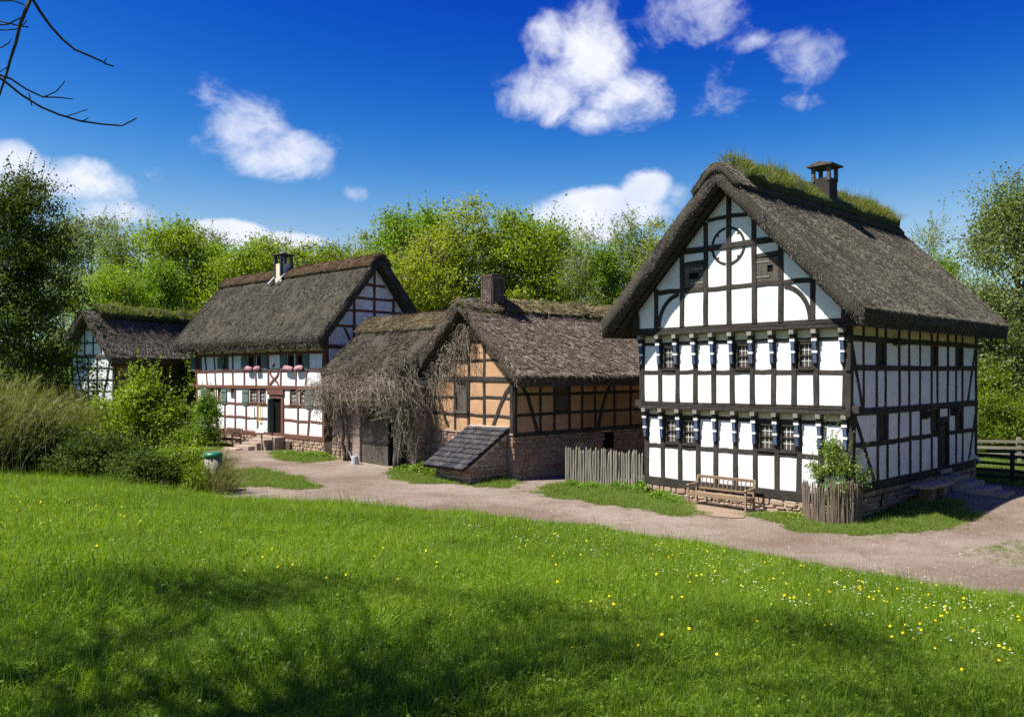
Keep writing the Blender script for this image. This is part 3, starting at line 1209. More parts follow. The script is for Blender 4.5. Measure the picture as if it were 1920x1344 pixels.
def eave_straws(parent, axis, pin, pout, v0, v1, count, mat, seed=6, length=.14, width=.016, name="eave_straw"):
    """cut reed ends along both eaves"""
    rng = np.random.default_rng(seed)
    e = rng.integers(0, 2, count)
    A = np.array([pin[0], pin[-1]])[e]
    B = np.array([pout[0], pout[-1]])[e]
    w = rng.random(count)[:, None]
    p = A * (1 - w) + B * w
    out = np.where(e == 0, -1.0, 1.0)
    base = np.column_stack([p[:, 0], rng.uniform(v0, v1, count), p[:, 1]])
    D = np.column_stack([out * .7 + rng.normal(0, .15, count), rng.normal(0, .2, count), -.75 + rng.normal(0, .2, count)])
    V, F = blades_np(base, D, length * rng.uniform(.4, 1.3, count), width * rng.uniform(.6, 1.4, count), .1, rng, 1)
    if axis == 'x':
        V = V[:, [1, 0, 2]]
    return tag(obj(name, mesh_np(name, V, F, mat), parent), kind="stuff")

# ------------------------------------------------------------------ the black and white house
YA = RAD(-46)


def house_black():
    H = thing("timber_house", "tall black and white timber framed house with grassy thatched ridge", "house", (10.256, 25, 0), YA)
    front = Fac(H, (0, 0, 0), (1, 0, 0), (0, -1, 0))
    mid = Fac(H, (0, -.18, 0), (1, 0, 0), (0, -1, 0))
    gab = Fac(H, (0, -.36, 0), (1, 0, 0), (0, -1, 0))
    side = Fac(H, (0, 0, 0), (0, 1, 0), (1, 0, 0))
    B = "oak_black"
    # solid cores behind the panels
    c = MB()
    c.box((-3.86, 5.57, 1.65), (7.62, 11.02, 2.66))
    c.box((-3.86, 5.48, 4.38), (7.62, 11.20, 2.72))
    g = [(-7.66, 5.75), (-.06, 5.75), (-.06, 6.15), (-4.0, 10.2), (-7.66, 6.55)]
    c.prism([(x, 11.05, z) for x, z in g], (0, -11.35, 0))
    c.build("wall_core", "core", H)
    # plinth
    pl = MB()
    pl.box((-3.86, 5.55, -.14), (7.66, 11.06, .62))
    pl.box((-3.90, 5.6, .37), (7.52, 10.9, .40))
    P = pl.build("stone_plinth", "mortar", H)
    stone_wall(front, -7.68, -.02, -.42, .165, "rubble", P, .13, .34, .05)
    sf = Fac(H, (-.03, 0, 0), (0, 1, 0), (1, 0, 0))
    stone_wall(sf, .03, 11.08, -.35, .56, "sandstone", P, .17, .36, .05,
               skip=lambda u, z: (1.9 < u < 2.2 and z < .3) or (3.3 < u < 3.5 and .05 < z < .4))
    for q in ((1.92, 2.18, -.2, .3), (3.32, 3.48, .08, .38)):
        v = MB()
        fbox(v, sf, *q, 0, .01)
        v.build("vent_opening", "void", P)

    # ---- front, ground storey
    X0 = [-7.64, -6.92, -6.19, -5.44, -4.72, -3.97, -3.24, -2.48, -1.74, -1.01, -.11]
    wing = {1, 2, 6, 7}
    panels(front, X0, [.40, 1.60, 2.67], "white", skip={(i, 1) for i in wing})
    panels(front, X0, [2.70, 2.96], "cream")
    timber(front, (-7.74, .30), (.05, .32), .30, B, "sill_beam", .05, segs=9)
    for i, x in enumerate(X0):
        timber(front, (x + random.uniform(-.02, .02), .42), (x, 2.95), .22 if i in (0, 10) else .185, B, "post", .042)
    for i in range(10):
        timber(front, (X0[i] + .08, 1.60 + random.uniform(-.015, .015)), (X0[i + 1] - .08, 1.60 + random.uniform(-.015, .015)), .15, B, "rail", .03)
        timber(front, (X0[i] + .08, 2.67), (X0[i + 1] - .08, 2.67 + random.uniform(-.01, .01)), .13, B, "rail", .03)
    for i in wing:
        window(front, X0[i] + .11, X0[i + 1] - .10, 1.71, 2.58, B, "white_paint", 3, 4, .06, glass="glass_green")
    # ---- front, first floor (jettied)
    X1 = [-7.70, -6.92, -6.19, -5.44, -4.71, -3.98, -3.25, -2.51, -1.78, -1.06, -.13]
    winu = {1, 5, 8}
    panels(mid, X1, [3.18, 4.24, 5.24], "white", skip={(i, 1) for i in winu})
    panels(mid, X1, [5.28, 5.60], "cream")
    timber(mid, (-7.84, 2.98), (.04, 3.00), .13, B, "jetty_beam", .05, .28, segs=10)
    timber(mid, (-7.80, 3.13), (.05, 3.15), .15, B, "bressummer", .02, .25, segs=10)
    for i, x in enumerate(X1):
        timber(mid, (x + random.uniform(-.02, .02), 3.18), (x, 5.5), .23 if i in (0, 10) else .185, B, "post", .042)
    for i in range(10):
        timber(mid, (X1[i] + .08, 4.24 + random.uniform(-.015, .015)), (X1[i + 1] - .08, 4.24 + random.uniform(-.015, .015)), .15, B, "rail", .03)
        timber(mid, (X1[i] + .08, 5.25), (X1[i + 1] - .08, 5.25 + random.uniform(-.01, .01)), .12, B, "rail", .03)
    for i in winu:
        window(mid, X1[i] + .12, X1[i + 1] - .10, 4.35, 5.17, B, "white_paint", 3, 4, .06, glass="glass_green")
    timber(gab, (-7.84, 5.60), (.02, 5.63), .12, B, "jetty_beam", .05, .28, segs=10)
    timber(gab, (-7.82, 5.75), (.04, 5.78), .16, B, "bressummer", .025, .25, segs=10)
    # ---- carved and painted brackets under both jetties
    def bracket(f, u, top, reach):
        w = .155
        prof = [(0.02, top), (reach, top), (reach, top - .10), (reach - .04, top - .24), (reach * .55, top - .52), (.10, top - .92), (.03, top - .98), (.02, top - .98)]
        mb = MB()
        mb.prism([f.at(u - w / 2, z, d) for d, z in prof], f.eu * w)
        o = mb.build("bracket", B, H)
        e = MB()
        fbox(e, f, u - .08, u + .08, top - .02, top + .11, .0, reach + .05)
        e.build("beam_end", "pale_grey_wood", o)
        a, b = Vector((reach - .03, top - .22)), Vector((.115, top - .94))
        def strip(t0, t1, mat, nm, ww, lift):
            p, q = a.lerp(b, t0), a.lerp(b, t1)
            m = MB()
            m.prism([f.at(u - ww / 2, p.y, p.x - .03), f.at(u - ww / 2, p.y, p.x + lift), f.at(u - ww / 2, q.y, q.x + lift), f.at(u - ww / 2, q.y, q.x - .03)], f.eu * ww)
            m.build(nm, mat, o)
        strip(-.06, .05, "white_paint", "white_band", .165, .030)
        strip(.07, .44, "blue_paint", "blue_panel", .115, .016)
        strip(.455, .555, "white_paint", "white_band", .165, .032)
        strip(.57, .98, "blue_paint", "blue_panel", .11, .016)
    for x in X0[:-1] + [-.20]:
        bracket(front, x, 2.83, .20)
    for x in X1[:-1] + [-.20]:
        bracket(mid, x, 5.45, .20)
    for f, z in ((mid, 3.12), (gab, 5.72)):                          # beam ends poking past the corner
        for x0, x1 in ((.03, .26), (-8.02, -7.74)):
            m = MB()
            fbox(m, f, x0, x1, z - .11, z + .11, -.22, .03)
            m.build("beam_end", B, H)
    # ---- gable
    rl = lambda x: 10.27 - 1.03 * abs(x + 4.0)
    clip = [(-7.76, 5.80), (-.10, 5.80), (-.10, rl(-.1) + .05), (-4.0, 10.3), (-7.76, rl(-7.76) + .05)]
    XG = [-7.8, -6.96, -5.86, -4.91, -4.0, -3.08, -2.15, -1.09, -.05]
    panels(gab, XG, [5.80, 7.07, 8.44, 9.37, 10.4], "white", clip, skip={(2, 1), (5, 1)})
    sh = {2: (-5.76, -5.00), 5: (-2.99, -2.24)}
    for i in (2, 5):
        panels(gab, [XG[i], XG[i + 1]], [8.0, 8.44], "white")
        timber(gab, (XG[i] + .1, 7.98), (XG[i + 1] - .08, 7.98 + (.02 if i == 2 else .04)), .14, B, "rail", .03)
        u0, u1 = sh[i]
        s = MB()
        fbox(s, gab, u0, u1, 7.14, 7.92, -.06, -.03)
        o = s.build("shutter", "void", H)
        cu, cz = (u0 + u1) / 2 + (0 if i == 2 else .04), 7.55
        n = 4
        wb = (u1 - u0) / n
        for k in range(n):
            a, b = u0 + k * wb + .004, u0 + (k + 1) * wb - .004
            for (z0, z1) in (((7.15, cz - .11), (cz + .11, 7.91)) if abs((a + b) / 2 - cu) < .13 else ((7.15, 7.91),)):
                m = MB()
                e = random.uniform(-.005, .005)
                fbox(m, gab, a, b, z0, z1, -.03, .012 + e)
                m.build("board", "oak_grey", o)
        for z in (7.3, 7.78):
            m = MB()
            fbox(m, gab, u0 + .25 if i == 2 else u0, u1 if i == 2 else u0 + .45, z - .02, z + .02, .008, .03)
            m.build("hinge_strap", "pale_grey_wood", o)
    for i in range(1, 8):
        x = XG[i]
        timber(gab, (x, 5.82), (x, rl(x) - .02), .19 if i in (4,) else .18, B, "post", .042)
    for i in (1, 6):
        timber(gab, (XG[i] + .09, 7.06), (XG[i + 1] - .09, 7.08), .17, B, "rail", .03)
    for i in range(2, 6):
        timber(gab, (XG[i] + .09, 7.05 + random.uniform(-.02, .02)), (XG[i + 1] - .09, 7.06), .16, B, "rail", .03)
    timber(gab, (-5.9, 8.42), (-2.15, 8.46), .20, B, "collar_beam", .055, segs=9)
    timber(gab, (-4.82, 9.36), (-4.09, 9.42), .13, B, "rail", .03)
    timber(gab, (-3.91, 9.42), (-3.15, 9.38), .13, B, "rail", .03)
    cc = (-4.04, 8.43)
    for k in range(4):
        a0, a1 = math.pi / 2 * k + .16, math.pi / 2 * (k + 1) - .16
        ar = arc_timber(gab, [(cc[0] + .60 * math.cos(a), cc[1] + .60 * math.sin(a)) for a in np.linspace(a0, a1, 9)], .085, B, "ring_segment", .03)
        am = (a0 + a1) / 2
        m = MB()
        p = gab.at(cc[0] + .53 * math.cos(am), cc[1] + .53 * math.sin(am), .012)
        m.box(p, (.075, .03, .075), Matrix.Rotation(-am, 3, 'Y'))
        m.build("ring_knob", B, ar)
    for (cx, cz, r, a0, a1) in ((-5.86, 5.80, 1.0, 178, 98), (-2.15, 5.80, 1.0, 2, 82)):
        pts = [(cx + .98 * math.cos(RAD(a)), cz + 1.16 * math.sin(RAD(a))) for a in np.linspace(a0, a1, 10)]
        arc_timber(gab, pts, .14, B, "curved_brace", .032)
    # short corner post at the eaves
    m = MB()
    m.box((-.02, -.40, 6.12), (.22, .26, .66))
    m.box((-.02, -.42, 6.47), (.28, .32, .07))
    m.build("corner_post", B, H)
    m = MB()
    m.box((-7.80, -.38, 6.05), (.2, .24, .5))
    m.build("corner_post", B, H)

    # ---- long side in the shade
    U1 = [-.15, .71, 1.67, 2.36, 3.44, 4.31, 5.28, 6.31, 6.91, 7.92, 8.81, 9.49, 11.06]
    up = {2: 1.67, 7: 6.31, 10: 8.81}
    panels(side, U1, [3.02, 4.38, 5.27], "white", skip={(i, 1) for i in up})
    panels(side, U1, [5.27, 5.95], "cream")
    U0 = [.02, 1.73, 2.49, 3.44, 4.38, 5.32, 6.31, 7.02, 8.01, 8.81, 9.52, 11.06]
    lo = {1, 6, 9}
    panels(side, U0, [.72, 2.0, 3.02], "white", skip={(i, 1) for i in lo} | {(7, 0), (7, 1)})
    panels(side, [7.02, 8.01], [2.62, 3.02], "white")
    timber(side, (-.05, .70), (11.16, .72), .26, B, "sill_beam", .05, segs=10)
    timber(side, (-.34, 3.02), (11.18, 3.04), .22, B, "jetty_beam", .055, segs=12)
    timber(side, (-.30, 4.37), (11.12, 4.39), .17, B, "rail", .034, segs=14, bow=.02)
    timber(side, (-.30, 5.26), (11.55, 5.25), .17, B, "top_plate", .05, segs=14)
    timber(side, (-.6, 5.92), (11.3, 5.92), .16, B, "wall_plate", .05, segs=8)
    for i in range(len(U1)):
        timber(side, (U1[i] + random.uniform(-.03, .03), 3.05), (U1[i], 5.95), .20 if i in (0, 12) else .14, B, "post", .04, bow=.03)
    for i in range(len(U0)):
        timber(side, (U0[i] + random.uniform(-.03, .03), .74), (U0[i], 3.0), .22 if i in (0, 11) else .14, B, "post", .04, bow=.02)
    for i in range(11):
        if i != 7:
            timber(side, (U0[i] + .06, 2.0 + random.uniform(-.03, .03)), (U0[i + 1] - .06, 2.0), .16, B, "rail", .03)
    for a, b, w in (((-.2, 5.2), (.62, 3.1), .17), ((.05, 2.9), (1.45, .85), .17), ((10.95, 5.2), (10.1, 3.15), .12), ((10.98, 2.6), (10.2, .9), .12)):
        timber(side, a, b, w, B, "brace", .045)
    for i, (u0, u1) in {2: (1.76, 2.28), 7: (6.38, 6.84), 10: (8.88, 9.42)}.items():
        window(side, u0, u1, 4.47, 5.18, B, B, 2, 3, .05, glass="glass")
    for (u0, u1, z0) in ((1.81, 2.41, 2.08), (6.38, 6.94, 2.10), (8.88, 9.45, 2.12)):
        window(side, u0, u1, z0, 2.92, B, B, 2, 3, .05, glass="glass")
    # door with round-headed frame
    d = MB()
    for u in (7.08, 7.88):
        fbox(d, side, u, u + .12, .74, 2.3, -.05, .06)
    pts = [(7.2 + .34 * (1 - math.cos(a)), 2.22 + .22 * math.sin(a)) for a in np.linspace(0, math.pi, 9)]
    poly = [(7.08, 2.25), (7.08, 2.62), (8.0, 2.62), (8.0, 2.25)] + [(u, z) for u, z in reversed(pts)]
    for k in range(8):
        q = [pts[k], pts[k + 1], (pts[k + 1][0], 2.62), (pts[k][0], 2.62)]
        d.prism([side.at(u, z, -.05) for u, z in q], side.en * .11)
    D = d.build("door", B, H)
    boards(side, 7.2, 7.88, .76, 2.40, 4, "oak_grey", -.06, .04, D)
    m = MB()
    fbox(m, side, 7.05, 8.03, .60, .74, -.05, .14)
    m.build("threshold", "slab", D)
    for (u, z) in ((5.45, 2.78), (8.22, 2.80)):
        m = MB()
        m.prism([side.at(u, z + .14, 0), side.at(u, z + .14, .32), side.at(u, z - .02, .32), side.at(u, z - .16, .14), side.at(u, z - .16, 0)], side.eu * .14)
        m.build("corbel", B, H)
    m = MB()
    fbox(m, side, 2.9, 3.45, 5.12, 5.26, .04, .2)
    m.build("beam_end", B, H)
    # ---- roof
    pin, pout = profile(-4.0, 10.40, 10.98, 1.03, 4.75, 4.72, 12)
    R = thatch_roof(H, 'y', pin, pout, -1.18, 12.35, "reed_grey", "roof", 1.0, .045)
    straws(H, R, 'y', pout, -1.16, 12.33, 110000, "straw_grey", .12, .012, .42, 11)
    verge_straws(R, 'y', pin, pout, -1.18, -1, 16000, "straw_pale", 111, .09, .013)
    eave_straws(R, 'y', pin, pout, -1.15, 12.3, 7000, "straw_grey", 112, .10, .014)
    for k in range(15):                                            # battens under the front verge
        t = .35 + k * .305
        for s_ in (-1, 1):
            x, z = -4.0 + s_ * t, 10.36 - 1.03 * t
            m = MB()
            m.bar((x, -1.12, z), (x, -.40, z), .05, .04)
            m.build("batten", "oak_grey", R)
    for s_ in (-1, 1):
        m = MB()
        m.bar((-4.0, -.72, 10.28), (-4.0 + s_ * 4.5, -.72, 10.28 - 1.03 * 4.5), .09, .12, (0, 1, 0))
        m.build("rafter", B, R)
    cap, po = ridge_cap(R, 'y', -4.0, 10.99, -1.22, 12.2, .85, .20, "reed_grey", 1.0, "ridge_roll", 5.0, .05)
    straws(H, R, 'y', po, -1.22, -.1, 4200, "straw_grey", .15, .015, .5, 12, "ridge_straw")
    tb, po = ridge_cap(R, 'y', -4.0, 11.10, -.45, 11.75, .82, .34, "turf", .85, "turf_ridge", 8.0, .14)
    turf(R, 'y', po, -.55, 11.8, 15000, "grass_turf", .34, 4, width=.017, skip=lambda v: (v > 4.9) & (v < 6.5))
    turf(R, 'y', po, 4.9, 6.5, 900, "grass_turf", .16, 9, width=.017)
    # ---- wooden chimney with open cap
    C = Vector((-3.55, 5.6, 0))
    m = MB()
    m.box(C + Vector((0, 0, 11.0)), (.66, .66, 1.05))
    ch = m.build("chimney", "oak_black", H)
    for x in (-.3, .3):
        for y in (-.3, .3):
            k = MB()
            k.box(C + Vector((x, y, 11.68)), (.12, .12, .55))
            k.build("chimney_post", "oak_grey", ch)
    k = MB()
    k.box(C + Vector((0, 0, 11.99)), (1.0, 1.0, .06))
    k.prism([C + Vector((-.45, -.5, 12.02)), C + Vector((.45, -.5, 12.02)), C + Vector((0, -.5, 12.13))], (0, 1.0, 0))
    k.build("chimney_cap", "oak_grey", ch)
    return H


HA = house_black()


# ------------------------------------------------------------------ the red timbered house
def house_red():
    H = thing("timber_house", "white house with red brown timbers, green shutters and dark thatch", "house", (-9.33, 41.5, 0), RAD(-44))
    f = Fac(H, (0, 0, 0), (1, 0, 0), (0, -1, 0))
    g = Fac(H, (0, 0, 0), (0, 1, 0), (1, 0, 0))
    B = "oak_red"
    c = MB()
    c.box((-7.02, 3.0, 3.2), (13.94, 5.9, 4.9))
    c.prism([(-13.99, .06, 5.6), (-13.99, 5.94, 5.6), (-13.99, 3.0, 9.6)], (13.93, 0, 0))
    c.build("wall_core", "core", H)
    p = MB()
    p.box((-7.02, 3.0, .28), (14.0, 5.96, 1.0))
    P = p.build("stone_plinth", "mortar", H)
    stone_wall(f, -14.0, .02, -.05, .76, "rubble", P, .20, .36, .06, irr=.6, skip=lambda u, z: -3.45 < u < -3.0 and z < .55)
    m = MB()
    fbox(m, f, -3.42, -3.05, 0, .58, -.02, .16)
    m.build("dark_recess_stone", "brick_dark", P)
    XL = [-13.95, -12.45, -11.42, -10.37, -9.11, -7.88, -6.56, -5.27, -3.90, -2.45, -1.33, -.08]
    # lower storey panels
    low = [.98, 1.70, 2.47, 3.36]
    dwin = {1: (-12.42, -11.65), 2: (-11.25, -10.78), 5: (-7.46, -6.66), 6: (-6.42, -5.72), 8: (-3.27, -2.60), 9: (-2.32, -1.76)}
    panels(f, XL, low, "white", skip={(i, 2) for i in dwin} | {(7, 0), (7, 1), (7, 2)})
    panels(f, [-5.27, -3.90], [3.1, 3.36], "white")
    for i in dwin:                                                 # plaster left and right of each window
        a, b = dwin[i]
        panels(f, [XL[i], a], [2.47, 3.36], "white")
        panels(f, [b, XL[i + 1]], [2.47, 3.36], "white")
    XU = [-14.02, -12.78, -11.65, -10.62, -9.40, -8.04, -6.79, -5.46, -4.18, -2.65, -1.57, -.08]
    uwin = [(-13.98, -13.34), (-10.55, -9.95), (-7.66, -6.98), (-6.70, -6.18), (-3.47, -2.84), (-2.54, -2.0)]
    cell = {0: uwin[0], 3: uwin[1], 5: uwin[2], 6: uwin[3], 8: uwin[4], 9: uwin[5]}
    panels(f, XU, [3.48, 4.34, 5.25], "white", skip={(i, 1) for i in cell})
    for i, (a, b) in cell.items():
        panels(f, [XU[i], a], [4.34, 5.25], "white")
        panels(f, [b, XU[i + 1]], [4.34, 5.25], "white")
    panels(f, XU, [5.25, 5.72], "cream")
    # timbers
    timber(f, (-14.1, .87), (.04, .90), .24, B, "sill_beam", .07, segs=16)
    timber(f, (-14.15, 3.41), (.06, 3.46), .19, B, "jetty_beam", .085, segs=16)
    timber(f, (-14.05, 4.30), (.04, 4.38), .15, B, "rail", .04, segs=16)
    timber(f, (-14.05, 5.25), (.04, 5.26), .15, B, "rail", .04, segs=16)
    timber(f, (-14.05, 5.68), (.04, 5.68), .14, B, "wall_plate", .05, segs=8)
    lean = {1: -.22, 2: -.12, 10: .2, 3: -.05}
    for i, x in enumerate(XU):
        l = lean.get(i, random.uniform(-.05, .05))
        timber(f, (x - l, 3.50), (x + l, 5.7), .19 if i in (0, 11) else .15, B, "post", .045, bow=.03)
    for i, x in enumerate(XL):
        if i in (7, 8):
            continue
        if i == 10:
            timber(f, (x - .20, 1.0), (x + .12, 3.36), .17, B, "brace", .045)
            continue
        timber(f, (x + random.uniform(-.04, .04), 1.0), (x, 3.36), .19 if i in (0, 11) else .16, B, "post", .045)
    for i in range(11):
        if i == 7:
            continue
        for z in (1.71, 2.47):
            timber(f, (XL[i] + .07, z + random.uniform(-.03, .03)), (XL[i + 1] - .07, z), .14, B, "rail", .035)
    for s_ in (-1, 1):                                              # curved St Andrew's cross
        pts = [(-4.82 + s_ * (.44 * math.cos(math.pi * t) + .10 * math.sin(math.pi * t * 2) * 0), 4.28 - .80 * t) for t in np.linspace(0, 1, 9)]
        arc_timber(f, [(-4.82 + s_ * (.42 - .84 * t + .12 * math.sin(2 * math.pi * t)), 4.28 - .80 * t) for t in np.linspace(0, 1, 9)], .13, B, "curved_brace", .036 + .006 * s_)
    # windows and shutters
    for (a, b) in dwin.values():
        window(f, a, b, 2.56, 3.26, B, "white_paint", 3 if b - a > .6 else 2, 3, .05, transom=False, bar=.02)
    for k, (a, b) in enumerate(uwin):
        if k in (0, 1):
            window(f, a, b, 4.44, 5.16, B, B, 2, 3, .05, transom=False)
        else:
            m = MB()
            fbox(m, f, a, b, 4.44, 5.17, -.055, -.045)
            w = m.build("window", "void", H)
            m = MB()
            for (u0, u1, z0, z1) in ((a, a + .05, 4.44, 5.17), (b - .05, b, 4.44, 5.17), (a, b, 5.12, 5.17), (a, b, 4.40, 4.45)):
                fbox(m, f, u0, u1, z0, z1, -.05, .02)
            m.build("frame", B, w)
    for (a, b) in ((-13.30, -12.52), (-10.74, -10.12), (-8.24, -7.55), (-1.72, -1.02)):
        shutter(f, a, b, 2.42, 3.30, "green_shutter")
    for (a, b) in ((-14.72, -14.10), (-11.22, -10.60), (-8.37, -7.70), (-6.14, -5.50), (-4.13, -3.52), (-1.98, -1.40)):
        shutter(f, a, b, 4.36, 5.18, "green_shutter")
    # doorway
    d = MB()
    for (u0, u1) in ((-5.27, -5.06), (-4.06, -3.83)):
        fbox(d, f, u0, u1, .98, 3.0, -.08, .07)
    fbox(d, f, -5.06, -4.06, 2.86, 3.0, -.08, .07)
    fbox(d, f, -5.42, -3.76, 3.06, 3.34, -.05, .12)
    D = d.build("door_frame", B, H)
    m = MB()
    fbox(m, f, -5.06, -4.06, .98, 2.86, -.06, -.05)
    m.build("dark_hallway", "void", D)
    m = MB()
    fbox(m, f, -5.06, -4.99, 1.0, 2.84, -.05, .30)
    m.build("open_door", "green_shutter", D)
    # painted marks on the plaster
    m = MB()
    fbox(m, f, -5.02, -4.86, 4.52, 4.66, .02, .024)
    fbox(m, f, -4.84, -4.76, 4.56, 4.76, .02, .024)
    m.build("painted_bird", "oak_red", H)
    # right gable, mostly in shade
    rz = lambda y: 9.75 - 1.22 * abs(y - 3.0)
    clip = [(0, 5.5), (6.0, 5.5), (6.0, rz(6) + .06), (3.0, 9.85), (0, rz(0) + .06)]
    YS = [0, .62, 1.74, 3.02, 4.28, 6.0]
    panels(g, YS, [5.55, 6.62, 7.42, 8.10, 8.80, 10.0], "white", clip)
    panels(g, [0, 1.5, 3.0, 4.5, 6.0], [3.4, 4.4, 5.55], "white")
    for y, z0 in ((3.02, 5.6), (1.74, 5.6), (4.28, 5.6)):
        timber(g, (y, z0), (y, rz(y)), .16, B, "post", .045)
    for z in (6.62, 7.42, 8.10, 8.80):
        h = (9.75 - z) / 1.22 - .05
        timber(g, (3 - h, z), (3 + h, z), .14, B, "rail", .035, segs=5)
    timber(g, (-.1, 5.55), (6.1, 5.55), .2, B, "tie_beam", .06, segs=6)
    timber(g, (.10, 3.4), (.10, 6.4), .22, B, "corner_post", .05)
    timber(g, (1.15, 6.5), (1.62, 5.7), .13, B, "brace", .04)
    # beam ends at the far corner
    m = MB()
    fbox(m, f, -14.75, -14.1, 3.42, 3.62, -.1, .12)
    m.build("beam_end", B, H)
    m = MB()
    fbox(m, f, -9.72, -9.28, 3.12, 3.32, .02, .22)
    m.build("beam_end", "oak_grey", H)
    # roof
    pin, pout = profile(3.0, 9.86, 10.45, 1.22, 3.62, 3.62, 12)
    R = thatch_roof(H, 'x', pin, pout, -15.9, .62, "reed_grey", "roof", 21.0, .04)
    straws(H, R, 'x', pout, -15.9, .6, 90000, "straw_grey", .15, .016, .4, 21)
    verge_straws(R, 'x', pin, pout, .62, 1, 5000, "straw_grey", 121)
    eave_straws(R, 'x', pin, pout, -15.9, .6, 6000, "straw_grey", 122)
    for k in range(14):
        t = .3 + k * .25
        for s_ in (-1, 1):
            m = MB()
            m.bar((.04, 3 + s_ * t, 9.80 - 1.22 * t), (.58, 3 + s_ * t, 9.80 - 1.22 * t), .05, .05)
            m.build("batten", "oak_grey", R)
    cap, po = ridge_cap(R, 'x', 3.0, 10.46, -15.95, .66, .62, .13, "ridge_brown", 1.12, "ridge_cap", 25.0, .04)
    straws(H, R, 'x', po, -15.9, .64, 9000, "straw_ridge", .14, .02, .5, 22, "ridge_straw")
    # chimney
    C = Vector((-8.4, 2.65, -.32))
    m = MB()
    m.box(C + Vector((0, 0, 10.42)), (.72, .7, 1.1))
    ch = m.build("chimney", "cream", H)
    for x in (-.33, .33):
        for y in (-.33, .33):
            k = MB()
            k.box(C + Vector((x, y, 10.85)), (.14, .14, 1.25))
            k.build("chimney_post", "dark_metal", ch)
    k = MB()
    k.box(C + Vector((0, 0, 11.5)), (1.0, 1.0, .07))
    k.tube([C + Vector((0, 0, 11.52)), C + Vector((0, 0, 11.66))], [.32, .22], 8)
    k.build("chimney_cap", "dark_metal", ch)
    for x in (-.45, .45):
        k = MB()
        k.bar(C + Vector((x, .0, 10.55)), C + Vector((x, -.75, 9.78)), .14, .05)
        k.build("flashing", "zinc", ch)
    return H


HB = house_red()


# ------------------------------------------------------------------ ochre barn and the low range beside it
CB = (.06, 32.6, 0)


